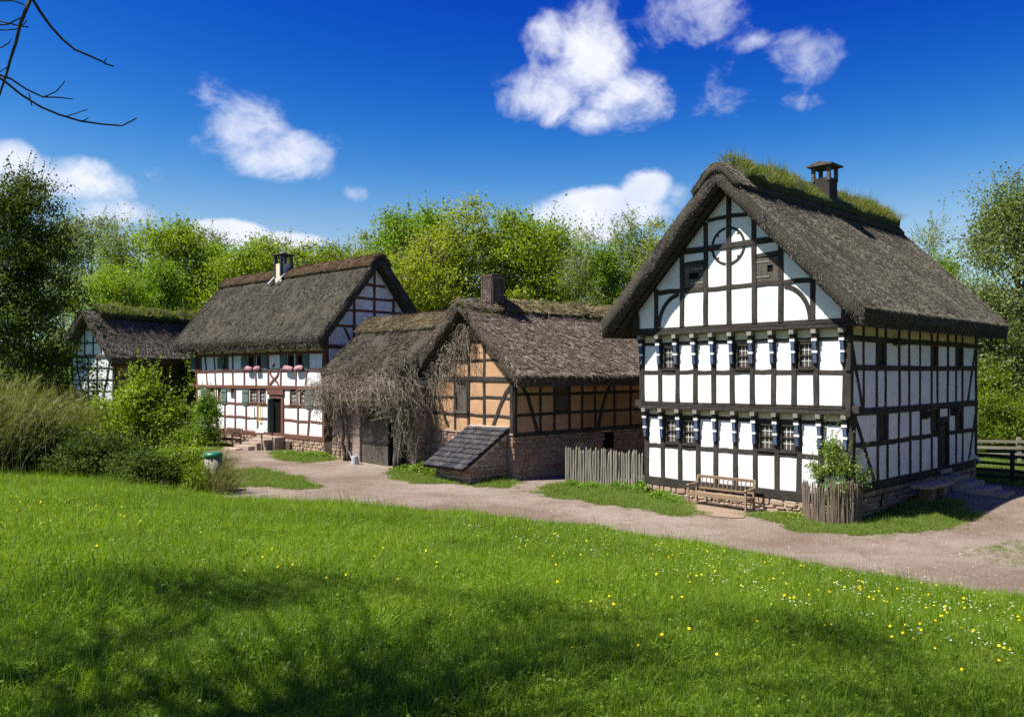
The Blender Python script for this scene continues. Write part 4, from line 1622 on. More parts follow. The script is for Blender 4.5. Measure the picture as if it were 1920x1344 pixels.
def barn_ochre():
    H = thing("ochre_barn", "ochre plastered barn with stone base and shaggy thatch", "barn", CB, YA)
    f = Fac(H, (0, 0, 0), (1, 0, 0), (0, -1, 0))
    s = Fac(H, (0, 0, 0), (0, 1, 0), (1, 0, 0))
    B = "oak_black"
    c = MB()
    c.box((-2.6, 6.5, 2.75), (5.1, 12.9, 2.1))
    c.prism([(-5.15, .05, 3.75), (-.05, .05, 3.75), (-.05, .05, 4.3), (-2.6, .05, 6.6), (-5.15, .05, 4.3)], (0, 12.9, 0))
    c.build("wall_core", "core", H)
    p = MB()
    p.box((-2.6, 6.48, .78), (5.14, 12.96, 2.0))
    P = p.build("stone_plinth", "mortar", H)
    fp = Fac(H, (0, 0, 0), (1, 0, 0), (0, -1, 0))
    stone_wall(fp, -5.2, .05, -.1, 1.76, "sandstone", P, .22, .42, .06, irr=.62)
    stone_wall(s, -.05, 8.8, -.1, 1.72, "sandstone", P, .21, .38, .06, irr=.72,
               skip=lambda u, z: (5.35 < u < 6.25 and z > .85) or (3.55 < u < 4.0 and .3 < z < 1.2))
    for q in ((5.4, 6.2, .9, 1.62), (3.6, 3.95, .35, 1.15)):
        m = MB()
        fbox(m, s, *q, -.01, .004)
        m.build("dark_opening", "void", P)
    # gable
    rl = lambda x: 6.72 - .92 * abs(x + 2.6)
    clip = [(-5.2, 1.76), (0, 1.76), (0, rl(0) + .1), (-2.6, 6.85), (-5.2, rl(-5.2) + .1)]
    XG = [-5.2, -4.4, -3.53, -2.65, -1.69, -.05]
    panels(f, XG, [1.76, 2.48, 3.2, 3.96, 4.73, 5.5, 7.0], "orange", clip, skip={(2, 1), (2, 2), (2, 4), (2, 5)})
    timber(f, (-5.2, 1.78), (.03, 1.80), .07, "slab", "ledge", .07, segs=8)
    timber(f, (-5.15, 3.96), (.1, 3.97), .19, B, "tie_beam", .06, segs=9, wj=.12)
    for x, z1 in ((-3.53, rl(-3.53)), (-2.65, 4.75), (-1.69, rl(-1.69)), (-2.65, 6.6)):
        if x == -2.65 and z1 > 5:
            timber(f, (x, 4.7), (x, 6.6), .15, B, "post", .03)
        else:
            timber(f, (x, 1.8), (x, z1), .15, B, "post", .04, wj=.12)
    timber(f, (-.08, 1.75), (-.08, 4.0), .19, B, "corner_post", .06)
    for z, h in ((2.48, 2.6), (3.2, 2.6), (4.73, 2.05), (5.5, 1.2)):
        for (a, b) in ((-2.6 - h, -3.6), (-3.45, -2.72), (-2.57, -1.77), (-1.62, -2.6 + h)):
            if b - a > .2 and not (a == -3.45 and z < 4):
                timber(f, (a, z + random.uniform(-.03, .03)), (b, z), .12, B, "rail", .03, wj=.14)
    arc_timber(f, [(-.12, 3.72), (-.42, 3.42), (-.75, 2.9), (-1.0, 2.4), (-1.28, 1.82)], .15, B, "curved_brace", .045)
    timber(f, (-4.68, 3.2), (-3.98, 1.95), .14, B, "brace", .045)
    # shuttered loading hatch
    w = MB()
    for (a, b, z0, z1) in ((-3.50, -3.40, 2.55, 3.86), (-2.77, -2.67, 2.55, 3.86), (-3.4, -2.77, 3.78, 3.86)):
        fbox(w, f, a, b, z0, z1, -.05, .06)
    W = w.build("hatch", B, H)
    boards(f, -3.40, -2.77, 2.66, 3.78, 4, "oak_grey", .02, .04, W)
    m = MB()
    fbox(m, f, -3.56, -2.64, 2.54, 2.66, -.03, .14)
    m.build("sill", "oak_grey", W)
    m = MB()
    fbox(m, f, -3.45, -2.72, 4.78, 6.1, -.04, -.02)
    m.build("loft_opening", "void", H)
    timber(f, (-3.6, 4.80), (-2.62, 4.80), .12, "oak_grey", "rail", .12)
    # shaded long side
    US = [0, .9, 1.50, 2.33, 3.24, 4.06, 4.92, 6.24, 7.39, 8.9]
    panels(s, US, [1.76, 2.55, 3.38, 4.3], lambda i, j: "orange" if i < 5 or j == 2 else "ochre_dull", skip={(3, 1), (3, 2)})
    timber(s, (-.05, 1.78), (8.9, 1.78), .14, B, "sill_beam", .07, segs=10)
    timber(s, (.1, 2.55), (8.9, 2.56), .12, B, "rail", .03, segs=9)
    timber(s, (.1, 3.37), (8.9, 3.38), .12, B, "rail", .03, segs=9)
    timber(s, (-.1, 4.1), (8.9, 4.1), .16, B, "wall_plate", .05, segs=6)
    timber(s, (.08, 1.8), (.08, 4.1), .19, B, "corner_post", .06)
    for u in US[2:-1]:
        timber(s, (u, 1.85), (u, 4.1), .13, B, "post", .04)
    arc_timber(s, [(.40, 3.75), (.75, 3.3), (1.0, 2.7), (1.3, 1.86)], .15, B, "curved_brace", .05)
    arc_timber(s, [(6.15, 3.8), (5.7, 3.4), (5.4, 2.8), (5.1, 1.9)], .14, B, "curved_brace", .05)
    m = MB()
    fbox(m, s, 2.33, 3.24, 2.62, 3.85, -.05, -.01)
    w = m.build("hatch", B, H)
    boards(s, 2.4, 3.17, 2.66, 3.8, 4, "oak_grey", .02, .03, w)
    # roof
    pin, pout = profile(-2.6, 6.80, 7.28, .92, 3.35, 3.38, 11, .22)
    R = thatch_roof(H, 'y', pin, pout, -.62, 13.0, "reed_brown", "roof", 31.0, .10)
    straws(H, R, 'y', pout, -.62, 13.0, 60000, "straw_brown", .24, .020, .75, 31)
    verge_straws(R, 'y', pin, pout, -.62, -1, 6000, "straw_brown", 131, .14, .018)
    eave_straws(R, 'y', pin, pout, -.6, 12.9, 6000, "straw_brown", 132, .18, .018)
    cap, po = ridge_cap(R, 'y', -2.6, 7.22, .9, 13.0, .62, .28, "ridge_moss", .80, "ridge_cap", 33.0, .12)
    straws(H, R, 'y', po, .9, 13.0, 9000, "straw_gold", .2, .02, 1.2, 32, "ridge_straw")
    turf(R, 'y', po, 1.0, 13.0, 2600, "grass_turf", .16, 34)
    cap, po = ridge_cap(R, 'y', -2.6, 7.20, -.66, .95, .5, .16, "ridge_moss", .82, "mossy_roll", 36.0, .06)
    straws(H, R, 'y', po, -.64, .95, 1800, "straw_brown", .2, .022, 1.0, 35, "ridge_straw")
    turf(R, 'y', [(x + .35, z - .28) for x, z in po], .1, .9, 700, "grass_turf", .13, 37, "moss_tuft")
    for k in range(9):
        t = .35 + k * .34
        for s_ in (-1, 1):
            m = MB()
            m.bar((-2.6 + s_ * t, -.58, 6.75 - .92 * t), (-2.6 + s_ * t, -.04, 6.75 - .92 * t), .05, .05)
            m.build("batten", "oak_grey", R)
    # brick chimney, brick by brick
    C = Vector((-2.45, 1.15, 0))
    m = MB()
    m.box(C + Vector((0, 0, 7.45)), (.66, .70, 1.5))
    m.box(C + Vector((0, 0, 8.22)), (.62, .66, .08))
    ch = m.build("chimney", "mortar", H)
    bm = [stone_mesh("brick_dark")[k] for k in range(9)]
    for r in range(14):
        z = 6.95 + r * .092
        for (fx, L) in ((Fac(H, C + Vector((-.35 + .02, -.37, 0)), (1, 0, 0), (0, -1, 0)), .66), (Fac(H, C + Vector((.35, -.35 + .02, 0)), (0, 1, 0), (1, 0, 0)), .70)):
            u = -.1 if r % 2 else 0.0
            while u < L - .05:
                a, b = max(u, 0), min(u + .22, L)
                u += .22
                if b - a < .05:
                    continue
                o = bpy.data.objects.new("brick", random.choice(bm))
                link(o, ch)
                o.location = fx.at((a + b) / 2, z, -.01)
                o.rotation_euler = (0, 0, math.atan2(fx.en.x, -fx.en.y))
                o.scale = (b - a - .012, .03, .078)
    k = MB()
    k.box(C + Vector((0, 0, 8.28)), (.80, .84, .07), None, .01)
    k.build("chimney_cap", "brick_dark", ch)
    return H


HC = barn_ochre()


def range_low():
    H = thing("low_range", "low thatched stable range overgrown by a bare vine", "barn", CB, YA)
    f = Fac(H, (0, -.90, 0), (1, 0, 0), (0, -1, 0))
    B = "oak_black"
    W = MB()
    W.box((-10.60, 1.43, 1.9), (2.3, 4.56, 4.0))
    W.box((-5.48, 1.43, 1.9), (.62, 4.56, 4.0))
    W.box((-7.6, 3.3, 1.9), (3.8, .8, 4.0))
    W.box((-7.6, 1.2, 3.3), (3.75, 4.0, 1.2))
    w = W.build("stone_wall", "mortar", H)
    f2 = Fac(H, (0, -.85, 0), (1, 0, 0), (0, -1, 0))
    stone_wall(f2, -11.75, -9.86, -.05, 3.6, "rubble", w, .2, .32, .06, irr=.6)
    stone_wall(f2, -5.75, -5.2, -.05, 2.3, "sandstone", w, .22, .34, .06)
    fs = Fac(H, (-5.17, 0, 0), (0, 1, 0), (1, 0, 0))
    stone_wall(fs, -.85, -.02, -.05, 3.6, "sandstone", w, .21, .34, .05, irr=.6)
    m = MB()
    fbox(m, f, -9.85, -9.15, -.05, .12, -.1, .14)
    fbox(m, f, -9.80, -9.22, .12, 2.6, -.1, .10)
    m.build("door_pier", "slab", H)
    m = MB()
    fbox(m, f, -9.22, -5.75, 2.5, 2.72, -.1, .05)
    m.build("lintel", B, H)
    # half open stable door
    d = MB()
    fbox(d, f, -9.19, -7.13, .06, 2.48, -.075, -.052)
    D = d.build("stable_door", B, H)
    for z in (1.06, 2.16):
        d = MB()
        fbox(d, f, -9.2, -7.15, z - .06, z + .06, .012, .035)
        d.build("ledge", B, D)
    boards(f, -9.2, -7.12, .04, 2.5, 9, "oak_grey", -.0, .05, D)
    m = MB()
    fbox(m, f, -7.12, -5.75, 0, 2.5, -.9, -.88)
    m.build("dark_interior", "void", H)
    m = MB()
    fbox(m, f, -7.1, -5.78, 1.05, 1.13, -.4, -.34)
    m.build("inner_rail", "oak_grey", H)
    m = MB()
    fbox(m, f, -7.1, -5.78, .72, .80, -.5, -.44)
    m.build("inner_rail", "oak_grey", H)
    m = MB()
    m.bar(f.at(-7.0, .05, -.2), f.at(-6.75, 1.2, -.5), .08, .05)
    m.build("leaning_plank", "oak_grey", H)
    # timber panels above the stone, below the eaves
    panels(f2, [-11.7, -10.6, -9.4, -8.2, -7.0, -5.6], [2.72, 3.75], "ochre_dull")
    timber(f2, (-11.7, 3.72), (-5.3, 3.72), .16, B, "wall_plate", .06, segs=7)
    # roof along local x
    pin, pout = profile(1.45, 6.35, 6.86, .88, 2.92, 3.1, 11, .2)
    R = thatch_roof(H, 'x', pin, pout, -11.75, -5.3, "reed_grey", "roof", 41.0, .07)
    pin2, pout2 = profile(1.45, 6.35, 6.86, .88, 1.25, 3.1, 11, .2)            # behind the barn gable the slope stops short
    thatch_roof(R, 'x', pin2, pout2, -5.32, -3.0, "reed_grey", "roof_end", 41.0, .07)
    straws(H, R, 'x', pout2, -5.3, -3.2, 8000, "straw_grey", .16, .017, .5, 44)
    straws(H, R, 'x', pout, -11.75, -5.3, 30000, "straw_grey", .16, .017, .5, 41)
    eave_straws(R, 'x', pin, pout, -11.75, -5.3, 4000, "straw_brown", 142)
    straws(H, R, 'x', pout, -11.75, -5.3, 7000, "straw_ridge", .2, .02, .6, 43, "loose_straw")
    cap, po = ridge_cap(R, 'x', 1.45, 6.84, -11.8, -3.6, .85, .26, "ridge_straw", .78, "ridge_cap", 45.0, .07)
    straws(H, R, 'x', po, -11.8, -3.7, 12000, "straw_gold", .26, .018, 1.0, 46, "ridge_straw")
    return H


HD = range_low()


# ------------------------------------------------------------------ far barn
def barn_far():
    H = thing("far_barn", "far barn with white timbered gable half hidden by bushes", "barn", (-23.9, 50, 0), RAD(-22))
    f = Fac(H, (0, 0, 0), (1, 0, 0), (0, -1, 0))
    s = Fac(H, (0, 0, 0), (0, 1, 0), (1, 0, 0))
    B = "oak_black"
    c = MB()
    c.box((-1.75, 6.0, 2.6), (3.4, 11.9, 5.1))
    c.prism([(-3.45, .06, 5.1), (-.05, .06, 5.1), (-1.75, .06, 7.35)], (0, 11.8, 0))
    c.build("wall_core", "core", H)
    rl = lambda x: 7.55 - 1.32 * abs(x + 1.75)
    clip = [(-3.5, 5.24), (0, 5.24), (0, rl(0) + .1), (-1.75, 7.7), (-3.5, rl(-3.5) + .1)]
    panels(f, [-3.5, -2.84, -2.40, -1.71, -1.03, -.6, 0], [5.24, 6.06, 6.88, 7.8], "white", clip)
    XG = [-3.5, -3.0, -2.11, -1.38, -.5, 0]
    panels(f, XG, [-.1, 1.0, 1.7, 2.4, 3.11, 3.8, 4.51, 5.24], "white")
    for x in (-2.40, -1.71, -1.03):
        timber(f, (x, 5.3), (x, rl(x)), .10, B, "post", .035)
    for z, h in ((6.06, 1.05), (6.88, .5)):
        timber(f, (-1.75 - h, z), (-1.75 + h, z), .09, B, "rail", .03)
    timber(f, (-3.6, 5.2), (.1, 5.24), .22, "oak_grey", "tie_beam", .06, segs=7)
    for x in (-3.45, -2.11, -1.38, -.07):
        timber(f, (x, 0), (x, 5.15), .13, B, "post", .035)
    for a, b in (((-3.1, 5.0), (-2.6, 2.8)), ((-.35, 5.0), (-.85, 2.8))):
        timber(f, a, b, .12, B, "brace", .04)
    for z in (1.7, 2.4, 3.11, 3.8, 4.51):
        timber(f, (-3.4, z), (-.1, z), .09, B, "rail", .03)
    US = [0, 1.61, 3.95, 5.23, 6.57, 9, 11.8]
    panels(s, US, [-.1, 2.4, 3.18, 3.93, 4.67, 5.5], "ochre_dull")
    for u in US:
        timber(s, (u + .05, 0), (u + .05, 5.4), .17, B, "post", .05)
    for z in (2.4, 3.18, 3.93, 4.67):
        timber(s, (.1, z), (11.7, z), .10, B, "rail", .03, segs=6)
    timber(s, (3.8, 5.0), (2.6, 2.5), .15, B, "brace", .05)
    pin, pout = profile(-1.75, 7.62, 8.25, 1.32, 2.25, 2.28, 10, .2)
    R = thatch_roof(H, 'y', pin, pout, -.75, 12.4, "reed_brown", "roof", 51.0, .08)
    straws(H, R, 'y', pout, -.75, 12.4, 34000, "straw_pale", .2, .024, .6, 51)
    verge_straws(R, 'y', pin, pout, -.75, -1, 4000, "straw_pale", 151)
    cap, po = ridge_cap(R, 'y', -1.75, 8.25, .1, 12.3, .62, .28, "turf", .95, "turf_ridge", 53.0, .1)
    turf(R, 'y', po, .0, 12.3, 5000, "grass_turf", .32, 54, width=.03)
    for k in range(8):
        t = .25 + k * .28
        m = MB()
        m.bar((-1.75 - t, -.7, 7.58 - 1.32 * t), (-1.75 - t, -.05, 7.58 - 1.32 * t), .05, .05)
        m.build("batten", "oak_grey", R)
    return H


HE = barn_far()

# ------------------------------------------------------------------ trees and bushes
TOP = {}


def rand_dir(rng, n):
    d = rng.normal(size=(n, 3))
    return d / np.linalg.norm(d, axis=1, keepdims=True)


def crown_clumps(rng, n, base, top, rad, lobes=9, shell=.55, flat=.8, lean=(0, 0)):
    """clump centres spread over a lumpy crown built from several lobes"""
    h = top - base
    L = []
    for k in range(lobes):
        t = (k + .5) / lobes
        a = k * 2.4 + rng.uniform(-.4, .4)
        prof = math.sin(math.pi * min(1, .18 + .82 * t) ** .9) ** .7
        r = rad * prof * rng.uniform(.25, .6) * (1 if k < lobes - 1 else .1)
        L.append((np.array([math.cos(a) * r + lean[0] * t, math.sin(a) * r + lean[1] * t, base + h * (.12 + .76 * t)]),
                  rad * rng.uniform(.42, .62) * (.55 + .5 * prof)))
    C = []
    for i in range(n):
        c, r = L[rng.integers(len(L))]
        d = rand_dir(rng, 1)[0]
        rr = r * (rng.uniform(shell, 1.08) if rng.random() < .8 else rng.uniform(.2, shell))
        p = c + d * rr * np.array([1, 1, flat])
        p[2] = min(max(p[2], base), top + .3)
        C.append(p)
    return np.array(C), L


def make_tree(name, seed, height, rad, base, clumps, per, clump_r, leaf_size, leaf_mat, bark, trunk_r, lobes=9, shell=.5,
              flat=.8, droop=0.0, aspect=.6, lean=(0, 0), limbs=None, stems=1, twig_r=.012, up=.4, shoots=0, shoot_len=1.0):
    rng = np.random.default_rng(seed)
    C, L = crown_clumps(rng, clumps, base, height, rad, lobes, shell, flat, lean)
    # trunk and limbs
    T = MB()
    tops = []
    for s_ in range(stems):
        a = s_ * 2.1
        off = np.array([math.cos(a), math.sin(a), 0]) * (trunk_r * 1.3 if stems > 1 else 0)
        pts, rd = [], []
        K = 9
        for k in range(K):
            t = k / (K - 1)
            w = np.array([rng.normal(0, .05) * height * .12 * t, rng.normal(0, .05) * height * .12 * t, 0])
            p = off * (1 + 6 * t if stems > 1 else 1) + np.array([lean[0] * t, lean[1] * t, height * .86 * t]) + w
            pts.append(p)
            rd.append(trunk_r * (1 - .86 * t) * (1.35 if k == 0 else 1))
        T.tube(pts, rd, 7)
        tops.append(np.array(pts))
    paths, radii = [], []
    order = rng.permutation(len(C))
    nl = limbs or min(len(C), 60)
    for q, i in enumerate(order[:nl]):
        tp = tops[rng.integers(len(tops))]
        c = C[i]
        hz = max(height * .06, min(height * .8, c[2] - rad * rng.uniform(.15, .7)))
        k = np.clip(hz / (height * .86) * (len(tp) - 1), 0, len(tp) - 1.01)
        a = tp[int(k)] + (tp[int(k) + 1] - tp[int(k)]) * (k % 1)
        m = a * .5 + c * .5 + np.array([0, 0, rad * rng.uniform(-.02, .18)]) + rng.normal(0, rad * .05, 3)
        s = np.linspace(0, 1, 6)[:, None]
        pth = a * (1 - s) ** 2 + 2 * m * s * (1 - s) + c * s ** 2 + rng.normal(0, rad * .012, (6, 3)) * s
        r0 = trunk_r * rng.uniform(.16, .42) * (1 - .6 * hz / height)
        paths.append(pth)
        radii.append(np.linspace(max(r0, twig_r), twig_r, 6))
    V, F = tubes_np(paths, radii, 5)
    T.add(V, [tuple(f) for f in F])
    # fine twigs inside the clumps
    nt = min(clumps * 3, 900)
    ci = rng.integers(0, len(C), nt)
    d = rand_dir(rng, nt) * clump_r * rng.uniform(.5, 1.3, nt)[:, None]
    d[:, 2] = d[:, 2] * .6 + clump_r * (.25 - droop)
    a = C[ci] - d * .3
    pth = np.stack([a, a + d * .6 + rng.normal(0, clump_r * .06, (nt, 3)), a + d * 1.2], 1)
    V, F = tubes_np(pth, np.tile(np.array([twig_r, twig_r * .75, twig_r * .3]), (nt, 1)), 3)
    T.add(V, [tuple(f) for f in F])
    # leaves
    n = clumps * per
    ci = np.repeat(np.arange(len(C)), per)
    sz = rng.uniform(.6, 1.35, len(C))[ci]
    p = rng.normal(size=(n, 3)) * clump_r * .5 * sz[:, None] * np.array([1, 1, .62])
    if droop:
        hang = rng.exponential(droop, n) * clump_r * 1.6
        p[:, 2] -= hang
        p[:, :2] *= .75
    P = C[ci] + p
    if shoots:                                                      # leafy shoots that break the outline
        out = C[np.argsort(-C[:, 2])[:max(4, len(C) // 3)]]
        k = rng.integers(0, len(out), shoots)
        dirs = rng.normal(0, .35, (shoots, 3)) + np.array([0, 0, 1.0])
        dirs[:, :2] += (out[k, :2] / (rad + 1e-6)) * .6
        m = 14
        t = np.linspace(.1, 1, m)
        S = out[k][:, None, :] + dirs[:, None, :] * (t[None, :, None] * clump_r * shoot_len * rng.uniform(.5, 1.3, (shoots, 1, 1)))
        S = S + rng.normal(0, clump_r * .10, S.shape) * (1.15 - t)[None, :, None]
        P = np.concatenate([P, S.reshape(-1, 3)])
        V, F = tubes_np(S[:, ::4], np.full((shoots, len(t[::4])), twig_r * .5), 3)
        T.add(V, [tuple(f) for f in F])
    V, F = leaves_np(P, leaf_size, up, aspect, rng)
    TOP[name + str(seed)] = float(np.percentile(P[:, 2], 99.3))
    return T.mesh(name + "_trunk", bark, True), mesh_np(name + "_crown", V, F, leaf_mat), float(np.percentile(P[:, 2], 99.3))


def place_tree(proto, name, label, cat, x, y, scale, rot, group=None, z=None, sxy=None):
    e = thing(name, label, cat, (x, y, gz1(x, y) - .05 if z is None else z), rot, group)
    s = sxy or scale
    e.scale = (s, s, scale)
    obj("trunk", proto[0], e)
    obj("crown", proto[1], e)
    return e


PT = {
    'oak': make_tree("oak", 1, 12, 4.6, 1.0, 230, 150, .95, .155, "leaf_oak", "bark", .26, 12, .55, shoots=60),
    'oakb': make_tree("oak", 2, 12, 4.9, .8, 240, 140, .92, .155, "leaf_oak_gold", "bark", .24, 13, .5, shoots=70, stems=2),
    'maple': make_tree("maple", 3, 12, 4.2, 1.2, 200, 150, .95, .165, "leaf_maple", "bark", .24, 11, .5, shoots=60),
    'birch': make_tree("birch", 4, 13, 2.6, 2.2, 160, 120, .75, .11, "leaf_birch", "bark_birch", .14, 12, .35, droop=.9, shoots=30, twig_r=.008),
    'birchb': make_tree("birch", 5, 13, 3.3, 3.2, 130, 90, .8, .11, "leaf_birch", "bark_birch", .13, 11, .35, droop=.8, shoots=40, twig_r=.008),
    'airy': make_tree("ash", 6, 12, 4.4, 2.5, 150, 90, .9, .13, "leaf_grey", "bark", .22, 10, .5, shoots=70),
    'grey': make_tree("whitebeam", 7, 13, 5.0, .4, 360, 130, .95, .14, "leaf_grey", "bark", .28, 15, .45, shoots=90, lean=(.4, 0)),
    'hawthorn': make_tree("hawthorn", 8, 12, 4.2, .8, 430, 150, .72, .125, "leaf_dark", "bark", .26, 14, .45, shoots=150, shoot_len=1.7),
    'under': make_tree("hazel", 9, 5, 3.0, .1, 120, 85, .9, .17, "leaf_maple", "bark", .08, 9, .4, stems=4, shoots=50),
}
WOOD = [
    # px, top py, depth, kind, widen
    (120, 420, 70, 'birch', 1.1), (172, 408, 76, 'airy', 1.0), (215, 432, 66, 'birch', 1.0), (262, 420, 78, 'birchb', 1.0),
    (318, 418, 66, 'oak', .95), (372, 428, 80, 'airy', .9), (402, 470, 70, 'maple', .9), (448, 468, 64, 'oak', .9), (512, 448, 70, 'oak', 1.0),
    (575, 466, 76, 'oakb', 1.0), (632, 462, 72, 'oak', .95), (688, 446, 78, 'oakb', .9), (748, 404, 72, 'maple', .85), (800, 396, 80, 'maple', .8),
    (812, 440, 62, 'oakb', .95), (880, 386, 60, 'oakb', 1.05), (985, 402, 61, 'oak', 1.0), (1040, 432, 68, 'oak', .9), (1098, 424, 76, 'birchb', .9),
    (1130, 470, 62, 'maple', .9), (1182, 410, 66, 'birch', 1.25), (1238, 424, 70, 'oakb', .9), (1290, 440, 64, 'oak', .95), (1075, 480, 58, 'birch', 1.0),
    (560, 505, 62, 'maple', .9), (700, 490, 64, 'oak', .9), (300, 500, 60, 'maple', .9), (210, 505, 58, 'oak', .8),
    (1350, 470, 70, 'maple', 1.0), (1450, 480, 75, 'oak', 1.0), (1560, 480, 70, 'oakb', 1.0), (1650, 470, 68, 'maple', 1.0),
]
LAB = {'oak': ("oak_tree", "fresh yellow green oak", "tree"),
       'oakb': ("oak_tree", "golden green oak", "tree"),
       'maple': ("maple_tree", "deep green maple", "tree"),
       'birch': ("birch_tree", "slender drooping birch", "tree"),
       'birchb': ("birch_tree", "loose open crowned birch", "tree"),
       'airy': ("ash_tree", "grey green thinly leaved ash", "tree")}


def WHERE(px, py, dep):
    spot = [(190, ", over the far barn gable"), (300, ", over the far barn ridge"), (420, ", where the far barn meets the red timbered house"),
            (480, ", beside the red timbered house's chimney"), (540, ", behind the red timbered house's chimney"), (660, ", over the red timbered house's ridge"), (770, ", over the red timbered gable"),
            (860, ", over the low range"), (960, ", behind the brick chimney"), (1080, ", over the ochre barn's ridge"),
            (1200, ", between ochre barn and tall house"), (1320, ", next to the tall house's verge"), (1500, ", hidden behind the tall house"), (9999, ", behind the tall house's rear")]
    for k, t in spot:
        if px < k:
            return t + (", front row" if dep < 63 else ", back row" if dep > 75 else "")


rw = random.Random(5)
for (px, py, dep, kind, wd) in WOOD:
    x = (px - 960) / 1560 * dep
    h = EYE + (700 - py) / 1560 * dep
    sc = h / PT[kind][2]
    nm, lab, cat = LAB[kind]
    lab = lab + WHERE(px, py, dep)
    place_tree(PT[kind], nm, lab, cat, x, dep, sc, rw.uniform(0, 6.28), "trees in the wood behind the houses", 0.0, sc * wd)
for i in range(15):                                                 # hazel understorey along the edge of the wood
    px = 90 + i * 92 + rw.uniform(-20, 20)
    dep = rw.uniform(55, 60)
    place_tree(PT['under'], "hazel_bush", "tall hazel bush along the edge of the wood", "bush", (px - 960) / 1560 * dep, dep, rw.uniform(1.0, 1.35), rw.uniform(0, 6), "hazel understorey", 0.0)

# trees beyond the black and white house
def tree_to(kind, name, label, px, py, dep, rot, wd=1.0):
    h = EYE + (700 - py) / 1560 * dep
    sc = h / PT[kind][2]
    return place_tree(PT[kind], name, label, "tree", (px - 960) / 1560 * dep, dep, sc, rot, None, 0.0, sc * wd)


tree_to('grey', "whitebeam_tree", "tall silver green tree beyond the pasture fences", 1908, 340, 50, 1.0, .95)
tree_to('grey', "whitebeam_tree", "broad silver green tree close behind the black and white house", 1862, 545, 53, 3.1, .9)
tree_to('birchb', "birch_tree", "open drooping birch showing above the grassy ridge", 1742, 412, 62, .6, .8)
tree_to('maple', "maple_tree", "small green maple below the drooping birch", 1765, 490, 58, .2, .8)
tree_to('oak', "oak_tree", "yellow green oak beside the silver green trees", 2010, 430, 58, 2.2)
for i, (x, y, s, k_) in enumerate(((27, 13, 1.0, 'oak'), (29, 20, 1.1, 'maple'), (33, 25, 1.05, 'oakb'), (38, 31, 1.1, 'oak'), (22, 4, 1.0, 'maple'), (35, 15, 1.1, 'oak'), (16, -7, 1.0, 'oakb'), (42, 38, 1.1, 'maple'))):  # added out of view, to block low sky light from the house's side wall
    place_tree(PT[k_], LAB[k_][0], "unseen tree added across the lane to darken the side wall", "tree", x, y, s, i * 1.7, "unseen trees added to darken the side wall")
for i, (x, y, s) in enumerate(((25.5, 44.5, .62), (28, 44, .7), (30.5, 43.5, .66), (33, 43, .7), (27, 47, .9))):
    place_tree(PT['under'], "hazel_bush", "low bright green bush behind the pale pasture fence", "bush", x, y, s, i * 1.3, "bushes behind the pasture fence", 0)

# dark tree and the bushes on the bank
place_tree(PT['hawthorn'], "hawthorn_tree", "dark dense hawthorn tree towering over the broom bushes", "tree", -21.3, 36.0, 1.12, 0.3, z=0, sxy=.95)


def make_bush(name, seed, h, rad, clumps, per, clump_r, leaf_size, mat, shoots, stems=6, aspect=.6):
    return make_tree(name, seed, h, rad, .12, clumps, per, clump_r, leaf_size, mat, "bark", .035, 8, .4, .75, stems=stems, shoots=shoots, aspect=aspect, twig_r=.005, limbs=40, shoot_len=2.0)


PB = {
    'bright': make_bush("elder", 21, 3.0, 1.9, 170, 95, .42, .085, "leaf_bush", 130),
    'low': make_bush("bramble", 22, 1.5, 1.5, 140, 90, .34, .08, "leaf_bush", 60),
    'dull': make_bush("bramble", 23, 2.0, 1.8, 150, 85, .42, .09, "leaf_dark", 60),
    'shrub': make_bush("lilac", 24, 2.6, 1.1, 110, 90, .36, .085, "leaf_weed", 60),
    'rose': make_bush("rose", 25, 2.3, .85, 150, 110, .27, .06, "leaf_rose", 60),
}


def bush_at(kind, name, label, px, py, scale, rot, sxy=None, group=None, dz=-.05):
    x, y = on_ground(px, py)
    e = thing(name, label, "bush", (x, y, gz1(x, y) + dz), rot, group)
    s = sxy or scale
    e.scale = (s, s, scale)
    obj("stems", PB[kind][0], e)
    obj("foliage", PB[kind][1], e)
    return e


bush_at('bright', "elder_bush", "bright green bush with long leafy shoots before the far barn", 268, 893, 1.25, .4, 1.4)
bush_at('bright', "elder_bush", "bright green bush beside the broom, lower than its neighbour", 205, 886, .85, 2.4, 1.0)
bush_at('low', "bramble_bush", "low bright green bramble in front of the litter bin", 325, 918, .98, 1.1, 1.05)
bush_at('low', "bramble_bush", "small bramble at the meadow edge next to the bin", 372, 923, .62, 2.0, .65)
bush_at('dull', "bramble_bush", "dark bramble under the broom bushes", 95, 893, .95, 0.2, 1.2)
bush_at('dull', "bramble_bush", "dark bramble between the broom and the bright bush", 190, 905, .8, 1.5, 1.1)
bush_at('dull', "bramble_bush", "dark bramble at the foot of the hawthorn", 10, 885, 1.2, 2.5, 1.3)
bush_at('dull', "bramble_bush", "dark bramble behind the low bright bramble", 265, 914, .62, 3.5, .9)
bush_at('shrub', "lilac_shrub", "round green shrub at the corner of the red timbered house", 385, 838, 1.12, .7)
bush_at('low', "bramble_bush", "ground hugging green bush left of the corner shrub", 352, 838, .7, .9, .8)


